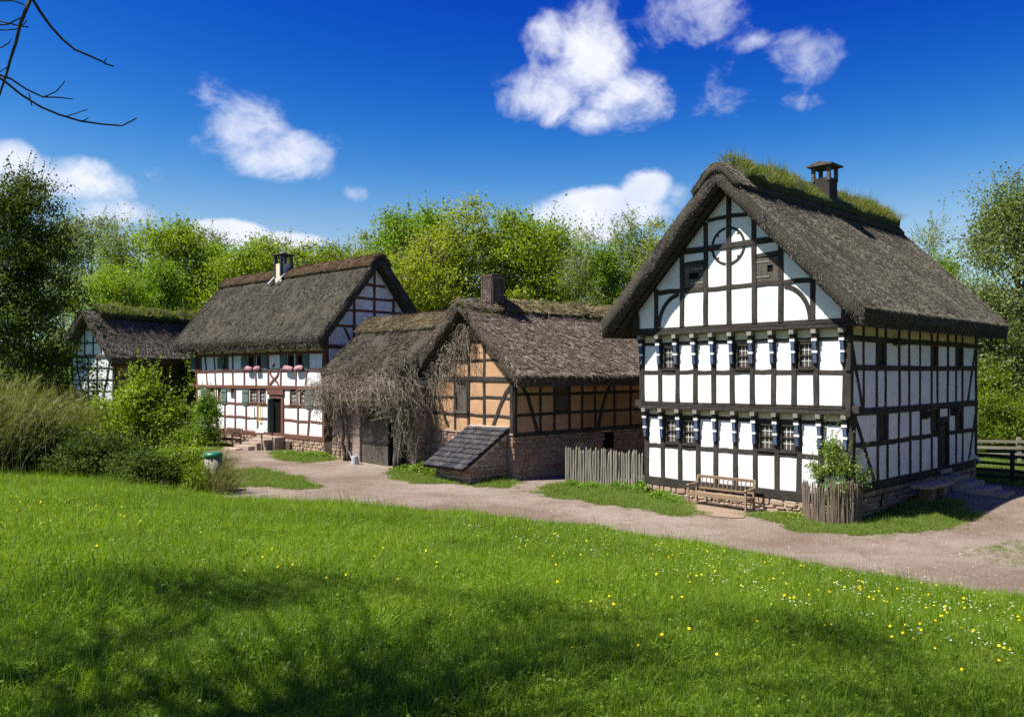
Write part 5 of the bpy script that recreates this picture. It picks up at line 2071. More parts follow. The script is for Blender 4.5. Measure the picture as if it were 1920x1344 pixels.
def make_broom(seed, n, h, spread, mat):
    """fans of thin whippy stems"""
    rng = np.random.default_rng(seed)
    K = 7
    t = np.linspace(0, 1, K)
    org = rng.normal(0, spread * .30, (n, 2))
    d = rng.normal(0, 1, (n, 2))
    d /= np.linalg.norm(d, axis=1, keepdims=True) + 1e-9
    d = d * rng.uniform(.05, 1, n)[:, None] * spread * .75
    d[:, 0] += spread * .12
    H = h * rng.uniform(.45, 1.05, n) * (1 - .25 * (np.linalg.norm(d, axis=1) / spread))
    pth = np.zeros((n, K, 3))
    pth[:, :, 0] = org[:, :1] + d[:, :1] * t ** 1.3
    pth[:, :, 1] = org[:, 1:] + d[:, 1:] * t ** 1.3
    pth[:, :, 2] = H[:, None] * (t - .18 * t ** 3)
    pth += rng.normal(0, .02, pth.shape) * t[None, :, None]
    V, F = tubes_np(pth, np.tile(np.linspace(.007, .003, K), (n, 1)), 3)
    # side sprays
    m = n * 16
    i = rng.integers(0, n, m)
    k = rng.integers(2, K, m)
    base = pth[i, k] + rng.normal(0, .02, (m, 3))
    D = (pth[i, np.minimum(k + 1, K - 1)] - pth[i, k - 1])
    D = D / (np.linalg.norm(D, axis=1, keepdims=True) + 1e-9) + rng.normal(0, .33, (m, 3))
    V2, F2 = blades_np(base, D, rng.uniform(.12, .36, m) * h / 3, .010, .12, rng, 1)
    return mesh_np("broom_stems", V, F, mat), mesh_np("broom_sprays", V2, F2, mat)


BROOM = {'big': make_broom(31, 900, 3.6, 2.3, "stem_green"), 'small': make_broom(32, 420, 1.9, 1.3, "stem_green"), 'dry': make_broom(33, 420, 3.0, 1.5, "tuft_straw")}


def broom_at(kind, label, px, py, s, rot, name="broom_bush", dz=-.05):
    x, y = on_ground(px, py)
    e = thing(name, label, "bush", (x, y, gz1(x, y) + dz), rot, None)
    e.scale = (s, s, s)
    obj("stems", BROOM[kind][0], e)
    obj("sprays", BROOM[kind][1], e)
    return e


broom_at('big', "large olive green broom bush below the hawthorn tree", 60, 886, 1.18, 0)
broom_at('big', "wide olive broom bush leaning toward the bright green bush", 135, 893, 1.05, .6)
broom_at('big', "broom bush at the end of the bank beyond the large one", -40, 884, 1.2, 1.9)
broom_at('dry', "tall straw coloured dry grass clump rising out of the broom", 30, 868, 1.42, .3, "dry_grass_clump")
broom_at('small', "brown olive broom between the two bright green bushes", 228, 898, 1.25, 2.0)
broom_at('small', "feathery broom spraying out in front of the litter bin", 412, 925, .72, .2)
broom_at('small', "small feathery broom behind the litter bin", 395, 900, .85, 1.2)

# the tree that overhangs the meadow: its crown shades the grass, bare twigs hang into view


def make_overhang():
    e = thing("overhanging_tree", "tree whose bare dark twigs hang into the blue sky", "tree", (-8.2, 1.0, gz1(-8.2, 1.0)), 0)
    base = Vector(e.location)
    L = lambda p: Vector(p) - base
    m = MB()
    m.tube([L((-8.2, 1.0, base.z)), L((-8.0, 1.3, 5)), L((-7.2, 2.0, 8)), L((-6.0, 2.6, 10.5)), L((-5.0, 3.0, 12.5))], [.34, .27, .2, .13, .06], 9)
    rng = np.random.default_rng(77)
    anchors = [Vector((-8.0, 1.3, 5)), Vector((-7.6, 1.6, 6.5)), Vector((-7.2, 2.0, 8)), Vector((-6.6, 2.3, 9.3)), Vector((-6.0, 2.6, 10.5))]
    C = []
    paths, radii = [], []
    for k in range(150):
        u = rng.random()
        x = rng.uniform(-11.5, .2)
        y = rng.uniform(.8, 8.8)
        z = rng.uniform(9.0, 12.4)
        if math.hypot((x + 5.6) / 5.8, (y - 4.6) / 4.0) > 1.05:
            continue
        if x > -.72 * y - .8 and z < EYE + .449 * y + 1.6:
            continue
        C.append((x, y, z))
    C = np.array(C)
    for c in C:
        a = min(anchors, key=lambda q: abs(q.z + 1.5 - c[2]) + rng.uniform(0, 1.5))
        a = np.array(a)
        mid = a * .5 + c * .5 + np.array([0, 0, .5])
        s = np.linspace(0, 1, 7)[:, None]
        paths.append(a * (1 - s) ** 2 + 2 * mid * s * (1 - s) + c * s ** 2 + rng.normal(0, .05, (7, 3)) - np.array(base))
        radii.append(np.linspace(.04, .008, 7))
    V, F = tubes_np(paths, radii, 5)
    m.add(V, [tuple(f) for f in F])
    m.build("trunk", "bark", e, True)
    per = 190
    ci = np.repeat(np.arange(len(C)), per)
    P = C[ci] + rng.normal(size=(len(ci), 3)) * np.array([.42, .42, .28]) - np.array(base)
    V, F = leaves_np(P, .095, .4, .62, rng)
    obj("crown", mesh_np("crown", V, F, "leaf_maple"), e)
    # twigs hanging into the view, at their own distance of about six metres
    def at(px, py, d):
        return np.array([(px - 960) / 1560 * d, d, EYE + (700 - py) / 1560 * d])
    tw = MB()
    def twig(pts, r0, r1, d=6.0, dd=0.0):
        P = [at(px, py, d + dd * i) - np.array(base) for i, (px, py) in enumerate(pts)]
        n = len(P)
        tw.tube(P, [r0 + (r1 - r0) * i / (n - 1) for i in range(n)], 6)
    twig([(75, -60), (62, 0), (75, 22), (95, 50), (118, 75), (140, 93), (165, 104), (190, 115), (200, 121), (214, 125)], .013, .005, 6.0, .03)
    twig([(196, 120), (197, 114), (200, 110)], .004, .005, 6.25)
    twig([(75, -60), (55, 3), (38, 45), (30, 80), (20, 110), (12, 140), (0, 175), (-12, 220)], .016, .007, 6.0, .03)
    twig([(-30, 120), (0, 141), (20, 148), (50, 168), (80, 182), (110, 183), (136, 186)], .010, .004, 6.1, .02)
    twig([(85, 181), (105, 172), (118, 158), (122, 152)], .005, .003, 6.15)
    twig([(-20, 135), (8, 152), (40, 178), (75, 200), (110, 215), (150, 227), (190, 233), (228, 236), (245, 228), (256, 222)], .011, .0045, 6.1, .02)
    twig([(125, 218), (145, 212), (164, 205)], .004, .003, 6.2)
    twig([(150, 228), (160, 225), (166, 221)], .004, .003, 6.2)
    twig([(54, 175), (57, 188), (60, 199)], .005, .004, 6.15)
    twig([(-20, 48), (15, 46), (38, 34), (48, 33)], .006, .004, 6.1)
    twig([(-20, 35), (20, 45), (40, 50), (53, 51)], .006, .005, 6.1)
    twig([(-20, 56), (10, 57), (33, 55)], .005, .004, 6.1)
    twig([(40, 50), (48, 42), (50, 38)], .004, .004, 6.1)
    twig([(-15, 95), (5, 88), (18, 80), (20, 74)], .005, .004, 6.1)
    twig([(-15, 145), (2, 134), (14, 126)], .004, .003, 6.1)
    twig([(-15, 2), (25, 2), (42, 8), (52, 15)], .006, .004, 6.1)
    # the twigs continue up to the limb they hang from
    tw.tube([at(75, -60, 6.0) - np.array(base), Vector((-4.4, 5.0, 8.6)) - base, Vector((-6.4, 2.4, 9.2)) - base], [.016, .03, .05], 6)
    for q in ((-30, 120), (-20, 135), (-20, 48), (-20, 35), (-20, 56), (-15, 95), (-15, 145), (-15, 2)):
        tw.tube([at(*q, 6.1) - np.array(base), Vector((-4.9, 5.4, 7.4)) - base, Vector((-7.2, 2.0, 8.0)) - base], [.006, .016, .04], 5)
    tw.build("bare_twigs", "bark", e, True)


make_overhang()


# ------------------------------------------------------------------ the bare vine on the low range
def make_vine():
    H = thing("climbing_vine", "leafless grey vine tangled along the eaves of the low range", "vine", CB, YA)
    rng = np.random.default_rng(91)
    for (x, y, r) in ((-10.25, -1.12, .085), (-10.05, -1.08, .05), (-6.05, -1.2, .12), (-5.85, -1.15, .08), (-6.25, -1.13, .06)):
        pts = [(x, y, -.05)]
        for k in range(1, 8):
            pts.append((x + rng.normal(0, .07) + .03 * k * (1 if x > -8 else -.5), y + rng.normal(0, .04) - .02 * k, k * .45))
        MB().tube(pts, [r * (1.25 - .10 * k) for k in range(8)], 7).build("stem", "oak_grey", H, True)
    MB().tube([(-5.6, -1.45, 0), (-5.85, -1.25, .8), (-5.95, -1.2, 1.5)], [.05, .045, .04], 6).build("stem", "oak_grey", H, True)
    # arching, hanging shoots from the eave line
    n = 1300
    x0 = np.concatenate([rng.uniform(-12.3, -4.9, int(n * .7)), rng.normal(-10.2, .7, int(n * .13)), rng.normal(-6.4, .9, n - int(n * .7) - int(n * .13))])
    K = 7
    t = np.linspace(0, 1, K)
    y0 = rng.uniform(-1.75, -1.15, n)
    z0 = 3.30 + rng.normal(0, .30, n) + .25 * np.sin(x0 * 1.7)
    z0 = np.minimum(z0 + .15, 4.0)
    dx = rng.normal(0, .75, n)
    dy = -np.abs(rng.normal(.12, .3, n))
    up = rng.uniform(.0, .45, n)
    drop = rng.gamma(1.7, .25, n) * np.where(np.abs(x0 + 8.0) < 1.5, .45, 1.0)
    drop = np.minimum(drop, 1.5)
    pth = np.zeros((n, K, 3))
    pth[:, :, 0] = x0[:, None] + dx[:, None] * t
    pth[:, :, 1] = np.minimum(y0[:, None] + dy[:, None] * t, -.98)
    pth[:, :, 2] = z0[:, None] + up[:, None] * np.sin(np.pi * t) - drop[:, None] * t ** 1.7
    pth += np.cumsum(rng.normal(0, .075, pth.shape), axis=1)
    pth[:, :, 1] = np.minimum(pth[:, :, 1], -.96)
    # tangled short arcs filling the mass below the eaves
    nt = 2200
    xt = np.concatenate([rng.uniform(-12.2, -5.0, int(nt * .68)), rng.normal(-10.5, .45, int(nt * .14)), rng.normal(-6.1, .4, nt - int(nt * .68) - int(nt * .14))])
    zt = 3.55 - rng.gamma(2.0, .26, nt) * np.where(np.abs(xt + 8.0) < 1.6, .55, 1.1) + .2 * np.sin(xt * 1.7)
    ct = np.column_stack([xt, -1.0 - rng.gamma(2.0, .20, nt), np.maximum(zt, .5)])
    dt = rand_dir(rng, nt) * rng.uniform(.18, .5, nt)[:, None]
    bt = rand_dir(rng, nt) * rng.uniform(.05, .25, nt)[:, None]
    tq = (t * 2 - 1)[None, :, None]
    ptq = ct[:, None, :] + dt[:, None, :] * tq + bt[:, None, :] * (1 - tq ** 2)
    ptq = ptq + np.cumsum(rng.normal(0, .03, ptq.shape), axis=1)
    ptq[:, :, 1] = np.minimum(ptq[:, :, 1], -.96)
    # shoots climbing the barn gable
    n2 = 480
    x2 = rng.uniform(-5.6, -2.2, n2)
    z2 = 6.45 - .92 * np.abs(x2 + 2.6) - rng.gamma(1.4, .35, n2)
    p2 = np.zeros((n2, K, 3))
    p2[:, :, 0] = x2[:, None] + rng.normal(0, .3, n2)[:, None] * t
    p2[:, :, 1] = -.16 - np.abs(rng.normal(0, .14, n2))[:, None] - .08 * t
    p2[:, :, 2] = z2[:, None] - (rng.gamma(1.6, .35, n2))[:, None] * t ** 1.3 + .15 * np.sin(np.pi * t)
    p2 = p2 + np.cumsum(rng.normal(0, .05, p2.shape), axis=1)
    p2[:, :, 1] = np.minimum(p2[:, :, 1], -.1)
    n3 = 420
    x3 = rng.normal(-5.35, .38, n3)
    p3 = np.zeros((n3, K, 3))
    p3[:, :, 0] = x3[:, None] + rng.normal(0, .25, n3)[:, None] * t
    p3[:, :, 1] = -1.0 - np.abs(rng.normal(0, .35, n3))[:, None]
    z3 = rng.uniform(1.2, 5.0, n3)
    p3[:, :, 2] = z3[:, None] - rng.uniform(.2, 1.1, n3)[:, None] * t
    p3 += np.cumsum(rng.normal(0, .035, p3.shape), axis=1)
    A = np.concatenate([pth, ptq, p2, p3])
    A[:, :, 2] = np.maximum(A[:, :, 2], .1)
    r = np.linspace(.0095, .005, K)[None, :] * rng.uniform(.6, 1.5, len(A))[:, None]
    V, F = tubes_np(A, r, 3)
    tag(obj("shoots", mesh_np("shoots", V, F, "twig"), H), kind="stuff")
    # a few young leaves
    i = rng.integers(0, len(A), 2600)
    P = A[i, rng.integers(0, 4, 2600)] + rng.normal(0, .05, (2600, 3))
    P = P[P[:, 2] > 2.8]
    V, F = leaves_np(P, .06, .4, .7, rng)
    tag(obj("young_leaves", mesh_np("young_leaves", V, F, "tuft_straw"), H), kind="stuff")


make_vine()

# ------------------------------------------------------------------ grass
TUFTS = bpy.data.collections.new("grass_tufts")
TUFTS_V = bpy.data.collections.new("verge_tufts")
rg = np.random.default_rng(51)
for k in range(10):
    n = 46 if k < 7 else 34
    tall = 1.0 if k < 8 else 1.8
    a = rg.uniform(0, 6.28, n)
    r = .15 * np.sqrt(rg.random(n))
    P = np.column_stack([np.cos(a) * r, np.sin(a) * r, np.full(n, -.015)])
    D = np.column_stack([rg.normal(0, .32, n), rg.normal(0, .32, n), np.ones(n)])
    V, F = blades_np(P, D, rg.uniform(.03, .085, n) * tall, rg.uniform(.004, .0075, n), .5, rg, 3)
    if k in (2, 5, 7):                                            # tufts with clover and plantain leaves low down
        m_ = 26
        V2, F2 = leaves_np(np.column_stack([rg.normal(0, .08, m_), rg.normal(0, .08, m_), rg.uniform(.012, .05, m_)]), .022, 1.0, .8, rg)
        F2 = np.concatenate([F2[:, [0, 1, 2]], F2[:, [0, 2, 3]]]) + len(V)
        V, F = np.concatenate([V, V2]), np.concatenate([F, F2])
    TUFTS.objects.link(bpy.data.objects.new("grass_tuft", mesh_np("grass_tuft", V, F, "grass")))
for k in range(5):
    n = 36
    a = rg.uniform(0, 6.28, n)
    r = .14 * np.sqrt(rg.random(n))
    P = np.column_stack([np.cos(a) * r, np.sin(a) * r, np.full(n, -.01)])
    D = np.column_stack([rg.normal(0, .4, n), rg.normal(0, .4, n), np.ones(n)])
    V, F = blades_np(P, D, rg.uniform(.04, .12, n), rg.uniform(.006, .011, n), .5, rg, 2)
    TUFTS_V.objects.link(bpy.data.objects.new("verge_tuft", mesh_np("verge_tuft", V, F, "grass_verge")))


def scatter_group(coll, smin, smax):
    g = bpy.data.node_groups.new("scatter_" + coll.name, "GeometryNodeTree")
    g.interface.new_socket("Geometry", in_out='INPUT', socket_type='NodeSocketGeometry')
    g.interface.new_socket("Geometry", in_out='OUTPUT', socket_type='NodeSocketGeometry')
    N = g.nodes.new
    i, o = N("NodeGroupInput"), N("NodeGroupOutput")
    ci = N("GeometryNodeCollectionInfo")
    ci.inputs[0].default_value = coll
    ci.inputs["Separate Children"].default_value = True
    ip = N("GeometryNodeInstanceOnPoints")
    ip.inputs["Pick Instance"].default_value = True
    ri = N("FunctionNodeRandomValue")
    ri.data_type = 'INT'
    ri.inputs[4].default_value = 0
    ri.inputs[5].default_value = len(coll.objects) - 1
    rr = N("FunctionNodeRandomValue")
    rr.data_type = 'FLOAT_VECTOR'
    rr.inputs[0].default_value = (-.18, -.18, 0)
    rr.inputs[1].default_value = (.18, .18, 6.283)
    rs = N("FunctionNodeRandomValue")
    rs.data_type = 'FLOAT'
    rs.inputs[2].default_value = smin
    rs.inputs[3].default_value = smax
    na = N("GeometryNodeInputNamedAttribute")
    na.data_type = 'FLOAT'
    na.inputs[0].default_value = "tuft_scale"
    mu = N("ShaderNodeMath")
    mu.operation = 'MULTIPLY'
    ln = g.links.new
    ln(rs.outputs[1], mu.inputs[0])
    ln(na.outputs[0], mu.inputs[1])
    ln(i.outputs[0], ip.inputs["Points"])
    ln(ci.outputs[0], ip.inputs["Instance"])
    ln(ri.outputs[2], ip.inputs["Instance Index"])
    ln(rr.outputs[0], ip.inputs["Rotation"])
    ln(mu.outputs[0], ip.inputs["Scale"])
    ln(ip.outputs[0], o.inputs[0])
    return g


def scatter(name, label, pts, scales, group):
    me = bpy.data.meshes.new(name)
    me.vertices.add(len(pts))
    me.vertices.foreach_set("co", np.asarray(pts, np.float32).ravel())
    at = me.attributes.new("tuft_scale", 'FLOAT', 'POINT')
    at.data.foreach_set("value", np.asarray(scales, np.float32))
    o = obj(name, me)
    md = o.modifiers.new("scatter", 'NODES')
    md.node_group = group
    return tag(o, label, "grass", kind="stuff")


GM = scatter_group(TUFTS, .75, 1.3)
GV = scatter_group(TUFTS_V, .7, 1.3)
# meadow: as dense as it looks from the path above, thinning with distance
N_ = 125000
t = rg.uniform(2.2, 36, N_)
u = rg.uniform(-.95, .95, N_)
X, Y = u * t, t
extra = rg.random(4000)
X = np.concatenate([X, rg.uniform(-6, 6, 5000)])
Y = np.concatenate([Y, rg.uniform(.5, 5, 5000)])
nn_ = .55 * X + .834 * Y
ss_ = -.834 * X + .55 * Y
ok = (nn_ / np.interp(ss_, NS, NE) < 1.03) & ~inside(X, Y, LANE)
fr = np.array([fbm(a * .55, b * .55, 2.0, 3) for a, b in zip(X, Y)])
fr2 = np.array([fbm(a * 1.9, b * 1.9, 7.0, 2) for a, b in zip(X, Y)])
X, Y, fr, fr2 = X[ok], Y[ok], fr[ok], fr2[ok]
near = np.hypot(X, Y)
scl = (.72 + .034 * near) * np.clip(1.0 + .55 * fr + .35 * fr2, .45, 1.75)
scl = np.where(near < 7, scl * 1.12, scl)
scatter("meadow_grass", "lush green meadow grass in the foreground", np.column_stack([X, Y, gz(X, Y)]), scl, GM)
# verges
for k, (lab, poly) in enumerate(VERGES.items()):
    xs, ys = [p[0] for p in poly], [p[1] for p in poly]
    area = (max(xs) - min(xs)) * (max(ys) - min(ys))
    n = int(min(9000, area * 90))
    X, Y = rg.uniform(min(xs), max(xs), n), rg.uniform(min(ys), max(ys), n)
    ok = inside(X, Y, poly)
    X, Y = X[ok], Y[ok]
    s = np.clip(.95 + .8 * np.array([fbm(a * .9, b * .9, k, 3) for a, b in zip(X, Y)]), .35, 1.8)
    if k == 5:
        s *= .55
        kk = rg.random(len(X)) < .35
        X, Y, s = X[kk], Y[kk], s[kk]
    bx, by = np.array(xs), np.array(ys)
    ne = int(len(bx) * (5 if k != 5 else 1))
    e = rg.integers(0, len(bx), ne)
    q = rg.normal(0, .16, (2, ne))
    X, Y = np.concatenate([X, bx[e] + q[0]]), np.concatenate([Y, by[e] + q[1]])
    s = np.concatenate([s, rg.uniform(.3, .85, ne)])
    scatter("verge_grass", "short grass growing on the " + lab.replace("grass ", "").replace("long island", "island"), np.column_stack([X, Y, gz(X, Y) + .03]), s, GV)
# pasture behind the fences
X, Y = rg.uniform(17, 34, 9000), rg.uniform(31, 42, 9000)
ok = ~inside(X, Y, LANE)
scatter("pasture_grass", "sunlit pasture grass behind the dark rail fence", np.column_stack([X[ok], Y[ok], gz(X[ok], Y[ok])]), np.full(ok.sum(), 1.5), GV)
# ragged grass along the lane edge
LX, LY = np.array([p[0] for p in LANE]), np.array([p[1] for p in LANE])
k = rg.integers(0, len(LX), 3500)
q = rg.random(3500)
X = LX[k] + (np.roll(LX, -1)[k] - LX[k]) * q + rg.normal(0, .10, 3500)
Y = LY[k] + (np.roll(LY, -1)[k] - LY[k]) * q + rg.normal(0, .10, 3500)
ok = (Y < 33) & (X > -14)
scatter("edge_grass", "ragged grass fringe along the gravel lane", np.column_stack([X[ok], Y[ok], gz(X[ok], Y[ok])]), rg.uniform(.4, 1.1, ok.sum()), GV)


# lush weeds in clumps
def weeds(name, label, spots, mat="leaf_weed", size=.10):
    rng = np.random.default_rng(len(label))
    P = []
    for (px, py, r, h, n) in spots:
        x, y = on_ground(px, py)
        a = rng.normal(size=(n, 3))
        q = np.column_stack([x + a[:, 0] * r * .5, y + a[:, 1] * r * .5, np.zeros(n)])
        q[:, 2] = gz(q[:, 0], q[:, 1]) + .03 + h * rng.random(n) ** .7 * np.exp(-(a[:, 0] ** 2 + a[:, 1] ** 2) * .25)
        P.append(q)
    P = np.concatenate(P)
    V, F = leaves_np(P, size, .8, .75, rng)
    o = obj(name, mesh_np(name, V, F, mat))
    return tag(o, label, "weeds", kind="stuff")


weeds("weed_clumps", "lush nettles around the tiled lean-to", [(760, 885, .7, .3, 350), (800, 888, .9, .5, 900), (835, 893, .8, .55, 900), (865, 899, .7, .4, 600), (900, 903, .6, .25, 300), (930, 903, .6, .25, 260)])
weeds("weed_clumps", "green weeds at the foot of the palisade fence", [(1075, 913, .5, .25, 240), (1110, 916, .6, .25, 260), (1160, 918, .6, .3, 320), (1205, 922, .55, .38, 420), (1240, 934, .5, .28, 300), (1262, 940, .4, .2, 160)])
weeds("weed_clumps", "bright weeds below the rubble plinth", [(545, 853, .7, .2, 200), (585, 856, .7, .28, 320), (605, 858, .5, .28, 200), (668, 862, .4, .25, 160)])
weeds("weed_clumps", "plants at the foot of the corner palisade", [(1515, 968, .3, .35, 160), (1620, 962, .35, .25, 120), (1480, 972, .3, .16, 120)])

# dandelions
def flower_mesh(name, r, petals, mat, h):
    m = MB()
    V, F = [], []
    for ring, (rr, zz) in enumerate(((0, h + .012), (r * .6, h + .010), (r, h - .004))):
        for k in range(petals):
            a = 2 * math.pi * k / petals
            V.append((math.cos(a) * rr, math.sin(a) * rr, zz))
    for ring in range(2):
        for k in range(petals):
            j = (k + 1) % petals
            F.append((ring * petals + k, ring * petals + j, (ring + 1) * petals + j, (ring + 1) * petals + k))
    m.add(V, F)
    me = m.mesh(name, mat)
    return me


FL = flower_mesh("dandelion_head", .019, 8, "petal_yellow", .13)
ST = MB().tube([(0, 0, 0), (.004, 0, .07), (0, 0, .132)], .0035, 3).mesh("dandelion_stem", "petal_stem")
DL = []
rf = np.random.default_rng(8)
for i in range(260):
    c = rf.random()
    if c < .60:                                                     # the flowery strip along the lane
        a = rf.random()
        px = 960 + 960 * a ** .9
        edge = np.interp(px, [760, 900, 1100, 1300, 1500, 1700, 1920], [957, 969, 990, 1023, 1057, 1091, 1129])
        brk = np.interp(px, [760, 1000, 1500, 1920], [975, 1045, 1150, 1290])
        py = edge + 5 + (brk - edge) * rf.random() ** 1.3
    elif c < .75:
        px, py = rf.uniform(0, 240), rf.uniform(935, 1000)
    elif c < .9:
        px, py = rf.uniform(100, 1100), rf.uniform(950, 1110)
    else:
        px, py = rf.uniform(1000, 1900), rf.uniform(1060, 1290)
    DL.append(on_ground(px, py))
for (px, py) in ((1475, 971), (1480, 974), (1490, 970), (1497, 976), (1505, 973), (1620, 968), (1628, 966), (1486, 977)):
    DL.append(on_ground(px, py))
for (x, y) in DL:
    h = obj("dandelion", ST, None, (x, y, gz1(x, y) - rf.uniform(0, .03)), (rf.normal(0, .15), rf.normal(0, .15), rf.uniform(0, 6)))
    s = rf.uniform(.7, 1.15) * (1 + .004 * y)
    h.scale = (s, s, s)
    tag(h, "yellow dandelion flowering in the grass", "dandelion", "dandelions in the meadow and on the verge")
    obj("flower_head", FL, h)
n = 900
px = rf.uniform(800, 1900, n)
edge = np.interp(px, [760, 900, 1100, 1300, 1500, 1700, 1920], [957, 969, 990, 1023, 1057, 1091, 1129])
py = edge + 4 + rf.random(n) ** 1.5 * np.interp(px, [760, 1300, 1920], [25, 70, 120])
V, F = [], []
for a, b in zip(px, py):
    x, y = on_ground(a, b)
    z = gz1(x, y) + rf.uniform(.07, .12)
    o = len(V)
    r = rf.uniform(.010, .016)
    for k in range(5):
        V.append((x + r * math.cos(k * 1.2566), y + r * math.sin(k * 1.2566), z + rf.uniform(-.004, .004)))
    F.append((o, o + 1, o + 2, o + 3, o + 4))
tag(obj("daisies", mesh_np("daisies", V, F, "petal_white")), "tiny white daisies strewn along the lane edge of the meadow", "daisies", kind="stuff")

# ------------------------------------------------------------------ street furniture and small things


def bench(name, label, loc, yaw, length, arms=True, mat="bench_wood", slats=12, h=.95):
    """garden bench: front legs, back legs, seat planks, slatted back, arms; local x along the bench, -y front"""
    H = thing(name, label, "bench", loc, yaw)
    L = length / 2
    for x in (-L, L):
        m = MB()
        m.bar((x, -.50, 0), (x, -.50, .66), .06, .06)
        m.build("front_leg", mat, H)
        m = MB()
        m.bar((x, 0, 0), (x, 0, .46), .06, .06)
        m.bar((x, 0, .455), (x, .10, h), .055, .06)
        m.build("back_leg", mat, H)
        m = MB()
        m.bar((x, -.47, .36), (x, -.03, .36), .035, .07)
        m.build("side_rail", mat, H)
        if arms:
            m = MB()
            pts = [(-.56, .64), (-.50, .68), (-.35, .665), (-.15, .68), (.04, .69)]
            for k in range(4):
                m.bar((x, pts[k][0], pts[k][1]), (x, pts[k + 1][0] + .01, pts[k + 1][1]), .075, .035)
            m.build("armrest", mat, H)
    for k in range(4):
        m = MB()
        y = -.485 + k * .125
        m.box((0, y + .03, .435 - .01 * k), (length - .02, .11, .028), None, .003)
        m.build("seat_plank", mat, H)
    m = MB()
    m.box((0, -.515, .37), (length - .06, .03, .10))
    m.build("front_rail", mat, H)
    m = MB()
    m.bar((-L, .095, h - .03), (L, .095, h - .03), .045, .09, (0, -.2, 1))
    m.build("top_rail", mat, H)
    m = MB()
    m.bar((-L, .025, .53), (L, .025, .53), .04, .06, (0, -.2, 1))
    m.build("lower_rail", mat, H)
    for k in range(slats):
        x = -L + length * (k + 1) / (slats + 1)
        m = MB()
        m.bar((x, .028, .55), (x, .088, h - .06), .035, .02)
        m.build("back_slat", mat, H)
    return H


def A_pt(x, y):
    c, s = math.cos(YA), math.sin(YA)
    return 10.256 + x * c - y * s, 25 + x * s + y * c


def B_pt(x, y):
    a = RAD(-44)
    c, s = math.cos(a), math.sin(a)
    return -9.33 + x * c - y * s, 41.5 + x * s + y * c


def C_pt(x, y):
    c, s = math.cos(YA), math.sin(YA)
    return CB[0] + x * c - y * s, CB[1] + x * s + y * c


x, y = A_pt(-4.15, -.42)
bench("garden_bench", "long brown slatted bench against the black and white facade", (x, y, gz1(x, y) + .02), YA, 2.16, slats=12)
x, y = B_pt(-8.35, -.55)
bench("garden_bench", "small brown slatted bench beside the door steps", (x, y, gz1(x, y) + .02), RAD(-44), 1.75, slats=11)

# bare soil under the long bench
tag(sheet("bare_soil", SOIL, .034, simple("bare_soil", (.21, .14, .10), (.31, .225, .165), 9, bump=.9, bdist=.03, rnd=False, detail=9), .35), "trodden bare soil under the long bench", "soil", kind="structure")


def picket(m_list, name, parent, loc, h, lean, az, r=None):
    o = bpy.data.objects.new(name, random.choice(m_list))
    link(o, parent)
    o.location = loc
    o.rotation_euler = (lean * math.cos(az), lean * math.sin(az), random.uniform(0, 6))
    s = r or random.uniform(.85, 1.2)
    o.scale = (s, s, h)
    return o


PALES = []
for k in range(6):
    m = MB()
    j = [(random.uniform(-.007, .007), random.uniform(-.007, .007)) for _ in range(5)]
    m.tube([(j[0][0], j[0][1], 0), (j[1][0], j[1][1], .3), (j[2][0], j[2][1], .6), (j[3][0], j[3][1], .93), (j[3][0], j[3][1], 1.0)], [.036, .034, .032, .029, .010], 7)
    PALES.append(m.mesh("pale", "pale_wood"))
M['stick_wood'] = wood('peeled_sticks', (.11, .08, .06), (.25, .195, .15), .6)
STICKS = []
for k in range(6):
    m = MB()
    j = [(random.uniform(-.012, .012), random.uniform(-.012, .012)) for _ in range(5)]
    m.tube([(j[0][0], j[0][1], 0), (j[1][0], j[1][1], .3), (j[2][0], j[2][1], .6), (j[3][0], j[3][1], .9), (j[4][0], j[4][1], 1.0)], [.026, .025, .022, .019, .013], 6)
    STICKS.append(m.mesh("stick", "stick_wood"))
m_stick = bpy.data.materials.get("grey_weathered_oak")

# palisade between the ochre barn and the house
fa, fb = on_ground(1062, 908), (A_pt(-7.95, .15))
FN = thing("palisade_fence", "pale grey palisade of round pales between barn and house", "fence", (fa[0], fa[1], gz1(*fa)), math.atan2(fb[1] - fa[1], fb[0] - fa[0]))
Lf = math.hypot(fb[0] - fa[0], fb[1] - fa[1])
n = 31
for i in range(n):
    s = Lf * i / (n - 1)
    wx, wy = fa[0] + (fb[0] - fa[0]) * i / (n - 1), fa[1] + (fb[1] - fa[1]) * i / (n - 1)
    picket(PALES, "pale", FN, (s, random.uniform(-.015, .015), gz1(wx, wy) - gz1(*fa) - .04), 1.48 + random.uniform(-.08, .08), random.uniform(0, .03), random.uniform(0, 6), random.uniform(1.2, 1.6))
for z in (.42, .98):
    m = MB()
    m.tube([(-.05, .06, z), (Lf * .5, .065, z - .02), (Lf + .02, .06, z - .06)], [.035, .032, .034], 6)
    m.build("rail", "oak_grey", FN)

